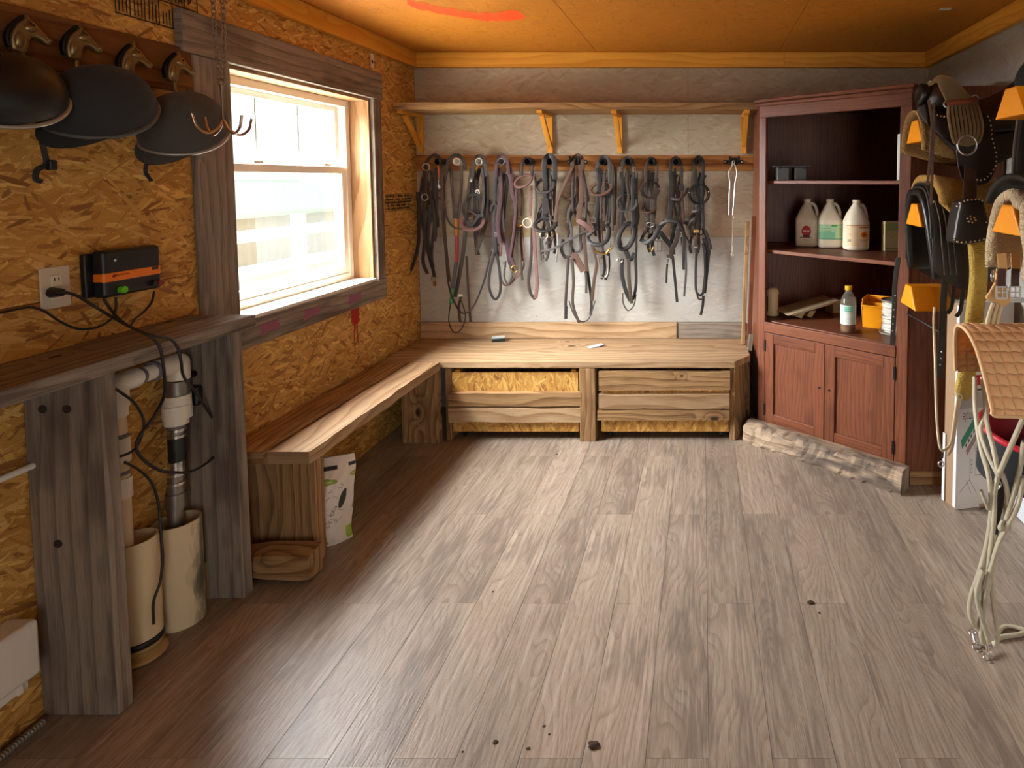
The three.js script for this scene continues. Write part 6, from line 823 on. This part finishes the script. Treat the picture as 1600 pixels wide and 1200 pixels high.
{
  // quilted pad over the lowest near arm
  const s = thing('saddle_pad', 'tan quilted saddle pad draped over the lowest rack', 'saddle pad');
  const q = texFrom(256, 256, (u, v, o) => { const a = u + 0.025 * Math.sin(v * 4 * Math.PI), b = v + 0.025 * Math.sin(u * 4 * Math.PI), f = (t) => Math.pow(Math.abs(Math.sin(t * 2 * Math.PI)), 0.45); o[0] = o[1] = o[2] = 255 * f(a) * f(b); }, false); q.repeat.set(14, 14);
  const mt = std('tan_quilted_cotton', 0xe6b684, 0.85, 0, { bumpMap: q, bumpScale: 0.007 }), un = std('brown_quilted_lining', 0xc0905f, 0.9, 0, { bumpMap: q, bumpScale: 0.007 });
  const x0 = onZ(1500, 515, ZN).x, yt = onZ(1500, 509, ZN).y, D = { x0, x1: x0 + 0.62, z: ZN, y: (f) => yt, w: (f, sd) => (sd > 0 ? 0.15 : 0.085), drop: (f, sd) => 0.2 + (sd > 0 ? 0.03 + 0.03 * f : 0), ps: 0.85, flare: 0.06, t: 0.014, nx: 40, ns: 60, skew: (f, q2) => (q2 > 0 ? 0.02 * q2 : 0.05 * q2 * q2) * (1 - f) };
  const d = drapeG(D); mesh('quilt', d.g, mt, s); const inner = drapeG({ ...D, y: (f) => yt - 0.0085, w: (f, sd) => D.w(f, sd) - 0.0085, drop: (f, sd) => D.drop(f, sd) - 0.006, x0: x0 + 0.004, t: 0.004 }); mesh('lining', inner.g, un, s);
  const edge = []; for (let j = 0; j <= d.ns; j++) edge.push(d.base[d.id(0, j)]); for (let i = 4; i <= d.nx; i += 4) edge.push(d.base[d.id(i, d.ns)]); mesh('piping', new THREE.TubeGeometry(curve(edge), 120, 0.0062, 8), std('cream_piping', 0xdcb384, 0.7), s);
}
{
  // fleece girth and buckled girth
  const g = thing('fleece_girth', 'long yellow fleece girth hanging behind the quilted pad', 'girth'), z = -2.42; mesh('fleece_sleeve', strapG(pz([[1522, 350], [1526, 380], [1529, 430], [1524, 480], [1518, 530], [1512, 575], [1505, 612], [1500, 622]], z), 0.062, 0.045, V(0, 0, 1), 60, false, 0, (f) => f > 0.85 ? 1 - (f - 0.85) * 3.4 : 1), M.fleeceYel, g); mesh('cord_loop', tubeG(pz([[1497, 622], [1495, 618], [1500, 616], [1503, 622], [1497, 624]], z + 0.02), 0.004), std('cotton_rope', 0xd8c9a6, 0.9), g);
  for (const pts of [[[1496, 622], [1492, 650], [1486, 690], [1478, 702], [1472, 704], [1467, 690], [1463, 640], [1461, 560], [1459, 505], [1460, 480]], [[1500, 624], [1494, 660], [1488, 700], [1480, 712]]]) mesh('hanging_cord', tubeG(pz(pts, z), 0.0055, 60), std('cotton_rope_cord', 0xd2c1a0, 0.9), g);
  const r = mesh('end_ring', ringG(0.011, 0.0035, 20), M.steel, g); r.position.copy(onZ(1470.5, 725, z)); mesh('ring_strap', strapG(pz([[1473, 704], [1472, 716]], z), 0.01, 0.004), M.lBlack, g);
  const b = thing('buckle_girth', 'cream girth with two brown elastic straps and roller buckles', 'girth'), zb = -2.02, web = std('cream_webbing', 0xd0a468, 0.8), ela = std('brown_elastic', 0x4a332c, 0.85);
  for (const [u, w] of [[1567, 0], [1588, 1]]) { mesh('web_strap', strapG(pz([[u - 2, 396], [u - 1, 410], [u, 424]], zb), 0.031, 0.006), web, b); mesh('elastic', strapG(pz([[u - 1, 420], [u - 2, 436], [u - 2, 447]], zb + 0.006), 0.028, 0.005), ela, b); const k = mesh('buckle', merge([at(boxG(0.036, 0.005, 0.005), 0, 0.019, 0), at(boxG(0.036, 0.006, 0.006), 0, -0.019, 0), at(boxG(0.005, 0.04, 0.005), 0.017, 0, 0), at(boxG(0.005, 0.04, 0.005), -0.017, 0, 0), at(boxG(0.034, 0.004, 0.004), 0, 0, 0), at(boxG(0.004, 0.036, 0.004), 0, 0, 0.004)]), M.steel, b); k.position.copy(onZ(u - 2, 457, zb + 0.012)); }
  const body = [[1558, 420], [1566, 430], [1574, 450], [1580, 468], [1570, 478], [1556, 473], [1541, 466], [1547, 455], [1555, 440]].map(([u, v]) => { const p = onZ(u, v, zb - 0.02); return [p.x, p.y]; }); const bm = mesh('girth_body', extrudeG(body, 0.014, 0.004, true), web, b); bm.position.z = zb - 0.03; for (const pts of [[[1552, 474], [1546, 490], [1541, 512]], [[1558, 476], [1553, 492], [1549, 512]], [[1565, 476], [1560, 495], [1557, 512]]]) mesh('cord', tubeG(pz(pts, zb - 0.03), 0.007, 16), std('pale_cord', 0xcbb892, 0.9), b); const rr2 = mesh('side_ring', ringG(0.018, 0.0028, 24), M.steel, b); rr2.position.copy(onZ(1551, 431, zb - 0.03)); rr2.rotation.y = 0.9;
  const ry = mesh('riding_crop', tubeG([onZ(1417, 490, -2.86), onZ(1445, 505, -2.8), onZ(1473, 522, -2.7)], 0.0055), M.lBlack); tag(ry, 'thin dark riding crop sticking out behind the strap below the rack', 'riding crop');
}
{
  // flattened carton standing on the floor against the cabinet side
  const tex = drawn(512, 1024, (c, W, H) => {
    c.fillStyle = '#c9bfb6'; c.fillRect(0, 0, W, H); c.fillStyle = '#b01018'; c.fillRect(0, 356, W, 52); c.fillStyle = '#a59c94'; c.fillRect(0, 440, W, 80); c.fillStyle = '#4c4642'; c.fillRect(150, 424, 220, 10);
    c.scale(0.6, 1); c.fillStyle = '#26221f'; c.save(); c.translate(370, 540); c.rotate(Math.PI); c.font = '62px sans-serif'; c.fillText('SC Dimple', 0, 0); c.restore();
    c.save(); c.translate(170, 650); c.rotate(-0.5); c.fillStyle = '#2e7a5c'; c.fillRect(-110, -28, 230, 48); c.fillStyle = '#4a423c'; for (let i = 0; i < 4; i++) c.fillRect(-60 + i * 46, 26, 24, 16); c.fillStyle = '#8a7668'; c.fillRect(-60, 56, 180, 34); c.restore();
    c.strokeStyle = '#6a625c'; c.lineWidth = 4; c.strokeRect(300, 740, 90, 120); c.beginPath(); c.moveTo(210, 740); c.lineTo(210, 880); c.lineTo(60, 940); c.moveTo(210, 880); c.lineTo(330, 950); c.moveTo(160, 880); c.lineTo(240, 950); c.stroke(); c.strokeRect(226, 780, 24, 26); c.strokeRect(228, 820, 24, 26); for (let i = 0; i < 5; i++) { c.beginPath(); c.moveTo(260 + i * 30, 700 + i * 4); c.lineTo(300 + i * 26, 736); c.stroke(); }
  });
  const a = onY(1493, 797, 0), b = onY(1537, 787, 0), w = 0.29, h = 1.0, d = 0.1, c = thing('cardboard_carton', 'tall pale printed carton standing on the floor beside the cabinet', 'carton', [a.x, 0.001, a.z]); c.rotation.y = -Math.atan2(b.z - a.z, b.x - a.x) * 0.6;
  const side = std('brown_cardboard', 0x9a7c5e, 0.85), wh = std('white_card_edge', 0xd9dcde, 0.7); mesh('carton_body', at(boxG(w, h, d), w / 2, h / 2, -d / 2 - 0.002), side, c); const f = mesh('front_print', new THREE.PlaneGeometry(w, h), std('carton_front_print', 0xffffff, 0.75, 0, { map: tex }), c); f.position.set(w / 2, h / 2, -0.001);
  board('edge_flap', [0.004, h - 0.02, 0.022], [-0.004, h / 2, -0.008], wh, c, { r: 0.0015 }); board('edge_flap', [0.004, 0.34, 0.02], [-0.006, 0.17, -d + 0.006], wh, c, { r: 0.0015 }); board('hand_slot', [0.06, 0.014, 0.003], [0.16, 0.008, 0.0005], side, c, { r: 0.001 });
}
{
  // feed pan with red rim hanging behind the ropes
  const p = onZ(1602, 668, -2.3), t = thing('rubber_feed_pan', 'black rubber feed bucket with a red rim behind the lead ropes', 'bucket', [p.x, p.y - 0.02, p.z]); t.rotation.set(0.15, 0, -0.12); mesh('bowl', latheG([[0, -0.2], [0.12, -0.2], [0.14, -0.19], [0.165, 0], [0.158, 0], [0.134, -0.185], [0, -0.19]], 40), std('black_rubber', 0x1c2024, 0.6), t); mesh('rim', at(new THREE.TorusGeometry(0.163, 0.0115, 10, 48), 0, 0.002, 0, Math.PI / 2), std('red_rubber', 0xb81c2c, 0.5), t); mesh('red_lining', latheG([[0.157, -0.002], [0.148, -0.07], [0.138, -0.12]], 40), std('red_lining', 0x8a1420, 0.6), t); mesh('wall_bracket', at(boxG(0.03, 0.03, XR - p.x), 0, -0.05, 0, 0, Math.PI / 2), M.iron, t);
  t.children[3].position.x = (XR - p.x) / 2 + 0.0; 
  const wb = mesh('white_board', at(rboxG(0.012, 0.42, 0.75, 0.002), 0, 0.21, 0), std('white_panel', 0xc8ced2, 0.5)); wb.position.set(XR - 0.045, 0.003, -2.55); wb.rotation.z = -0.07; tag(wb, 'pale flat panel leaning against the foot of the right wall', 'panel');
  const bb = structGroup('baseboard_right'); board('board', [0.018, 0.09, 1.6], [XR - 0.0095, 0.046, -1.35], M.bench, bb, { along: 2 });
}
{
  // cream cotton lead ropes
  const rope = std('cream_cotton_rope', 0xefe6c8, 0.9, 0, { bumpMap: fuzz, bumpScale: 0.003 }), z = -1.93;
  const t = thing('lead_rope', 'tangle of cream cotton lead ropes hanging from the rack to the floor', 'rope');
  const R = (n, pts, r = 0.0086) => mesh(n, tubeG(pz(pts, z), r, pts.length * 8), rope, t);
  R('rope', [[1523, 590, -0.2], [1524, 640, -0.12], [1533, 700, -0.06], [1545, 745], [1549, 795], [1542, 850], [1530, 895], [1518, 930], [1515, 955], [1522, 975], [1532, 985]]);
  R('rope', [[1535, 590, -0.2], [1540, 640, -0.12], [1532, 670, -0.08], [1540, 700, -0.04], [1556, 735, 0.01], [1562, 741, 0.02]]);
  R('rope', [[1546, 590, -0.2], [1541, 650, -0.1], [1552, 700, 0.0], [1560, 738, 0.02]]); R('rope', [[1600, 650, 0.03], [1588, 678, 0.03], [1573, 712, 0.03], [1562, 738, 0.03]]);
  R('rope', [[1560, 738, 0.015], [1554, 770, 0.01], [1553, 810, 0.01], [1546, 870, 0.01], [1535, 930], [1531, 975]]); R('rope', [[1566, 740, 0.02], [1573, 765, 0.02], [1574, 800, 0.02], [1562, 840, 0.02], [1553, 880, 0.02], [1540, 935, 0.015], [1533, 985, 0.01], [1536, 1005, 0.01]]);
  R('rope', [[1600, 690, 0.05], [1592, 740, 0.04], [1580, 785, 0.03], [1572, 812, 0.03]]); R('rope', [[1600, 745, 0.05], [1590, 790, 0.04], [1574, 822, 0.035], [1560, 850, 0.03], [1548, 890, 0.02], [1540, 920, 0.02]]); R('rope', [[1548, 880, 0.01], [1551, 930, 0.01], [1558, 985, 0.01], [1557, 1004, 0.01], [1553, 1006, 0.0]]); R('rope', [[1536, 890, 0.02], [1526, 925, 0.02], [1532, 958, 0.02], [1540, 985, 0.02], [1545, 1005, 0.02]]); R('rope_end', [[1533, 766], [1538, 780], [1544, 795]], 0.006);
  mesh('knot', at(new THREE.TorusKnotGeometry(0.011, 0.0062, 48, 8), ...onZ(1569, 823, z + 0.03).toArray()), rope, t); mesh('knot', at(new THREE.SphereGeometry(0.014, 14, 10), ...onZ(1561, 740, z + 0.02).toArray()), rope, t);
  const fl = (pts) => mesh('rope', tubeG(pts.map(([u, v]) => onY(u, v, 0.0085)), 0.0075, 30), rope, t); fl([[1556, 996], [1566, 981], [1580, 979], [1600, 984], [1640, 1000]]); fl([[1556, 998], [1572, 994], [1590, 992], [1604, 990], [1640, 1004]]);
  const snap = (u, v, rot) => { const p = onY(u, v, 0.012), g = new THREE.Group(); g.name = 'bolt_snap'; g.position.copy(p); g.rotation.set(-1.15, 0, rot); t.add(g); mesh('eye', at(ringG(0.010, 0.0034, 20), 0, 0.03, 0), M.steel, g); mesh('barrel', at(new THREE.CylinderGeometry(0.0058, 0.0058, 0.026, 12), 0, 0.012, 0), M.steel, g); mesh('hook', at(ringG(0.012, 0.0036, 22, Math.PI * 1.6), 0, -0.014, 0, 0, 0, 0.6), M.steel, g); mesh('thumb_pin', at(new THREE.CylinderGeometry(0.0025, 0.0025, 0.012, 8), 0.007, 0.008, 0, 0, 0, Math.PI / 2), M.steel, g); };
  snap(1524, 1004, -0.1); snap(1543, 1021, -0.35);
  mesh('black_strap', strapG(pz([[1562, 742, -0.01], [1563, 780, -0.02], [1557, 810, -0.02], [1556, 835, -0.02]], z), 0.026, 0.005), M.lBlack, t); mesh('strap_buckle', merge([at(ringG(0.014, 0.003, 20), ...onZ(1557, 757, z + 0.0).toArray())]), M.steel, t);
}
{
  const s = thing('saddle_cover', 'dark brown leather saddle skirt folded over the topmost rack', 'saddle skirt'), x0 = xN + 0.1;
  mesh('leather', drapeG({ x0, x1: XR - 0.02, z: ZN, y: (f) => RY[0] + 0.12 + 0.03 * f, w: () => 0.16, drop: (f) => 0.34, t: 0.012, ps: 0.7, wob: 0.01 }).g, lea('dark_skirt_leather', 0x33241b, 0.5), s);
  mesh('binding', tubeG(Array.from({ length: 13 }, (_, k) => { const a = (k / 12 * 2 - 1) * Math.PI / 2; return V(x0, RY[0] + 0.12 - 0.34 * (1 - Math.cos(a)), ZN + Math.sign(a) * 0.16 * Math.pow(Math.abs(Math.sin(a)), 0.7)); }), 0.007, 50), lea('skirt_binding', 0x4a3526, 0.55), s);
}
// ------------------------------------------------------------------ crumbs of dried mud on the floor
[[927, 1166, 0.016], [774, 1160, 0.008], [825, 1170, 0.006], [850, 1135, 0.005], [1267, 942, 0.012], [1280, 958, 0.006], [723, 1175, 0.004], [870, 710, 0.006], [770, 925, 0.005], [858, 1148, 0.004]].forEach(([u, v, r0], i) => { const r = r0 * 0.75, g = new THREE.IcosahedronGeometry(r, 1), p = g.attributes.position; for (let k = 0; k < p.count; k++) { const e = 0.7 + 0.6 * hash(Math.round(p.getX(k) * 4e4), Math.round(p.getY(k) * 4e4 + p.getZ(k) * 9e4), i); p.setXYZ(k, p.getX(k) * e * 1.3, p.getY(k) * 0.4 * e, p.getZ(k) * e); } g.computeVertexNormals(); const q = onY(u, v, 0), m = mesh('mud_crumb', g, std('dried_mud', 0x3c2c1e, 0.95)); m.position.set(q.x, r * 0.3, q.z); tag(m, ['largest flat dark crumb of dried mud on the open floor', 0, 0, 0, 'elongated dark crumb of mud lying beside a plank end joint'][i] || 'small dark crumb of dried mud on the vinyl plank floor', 'mud crumb', 'mud crumbs on the floor'); });
renderer.render(scene, camera);
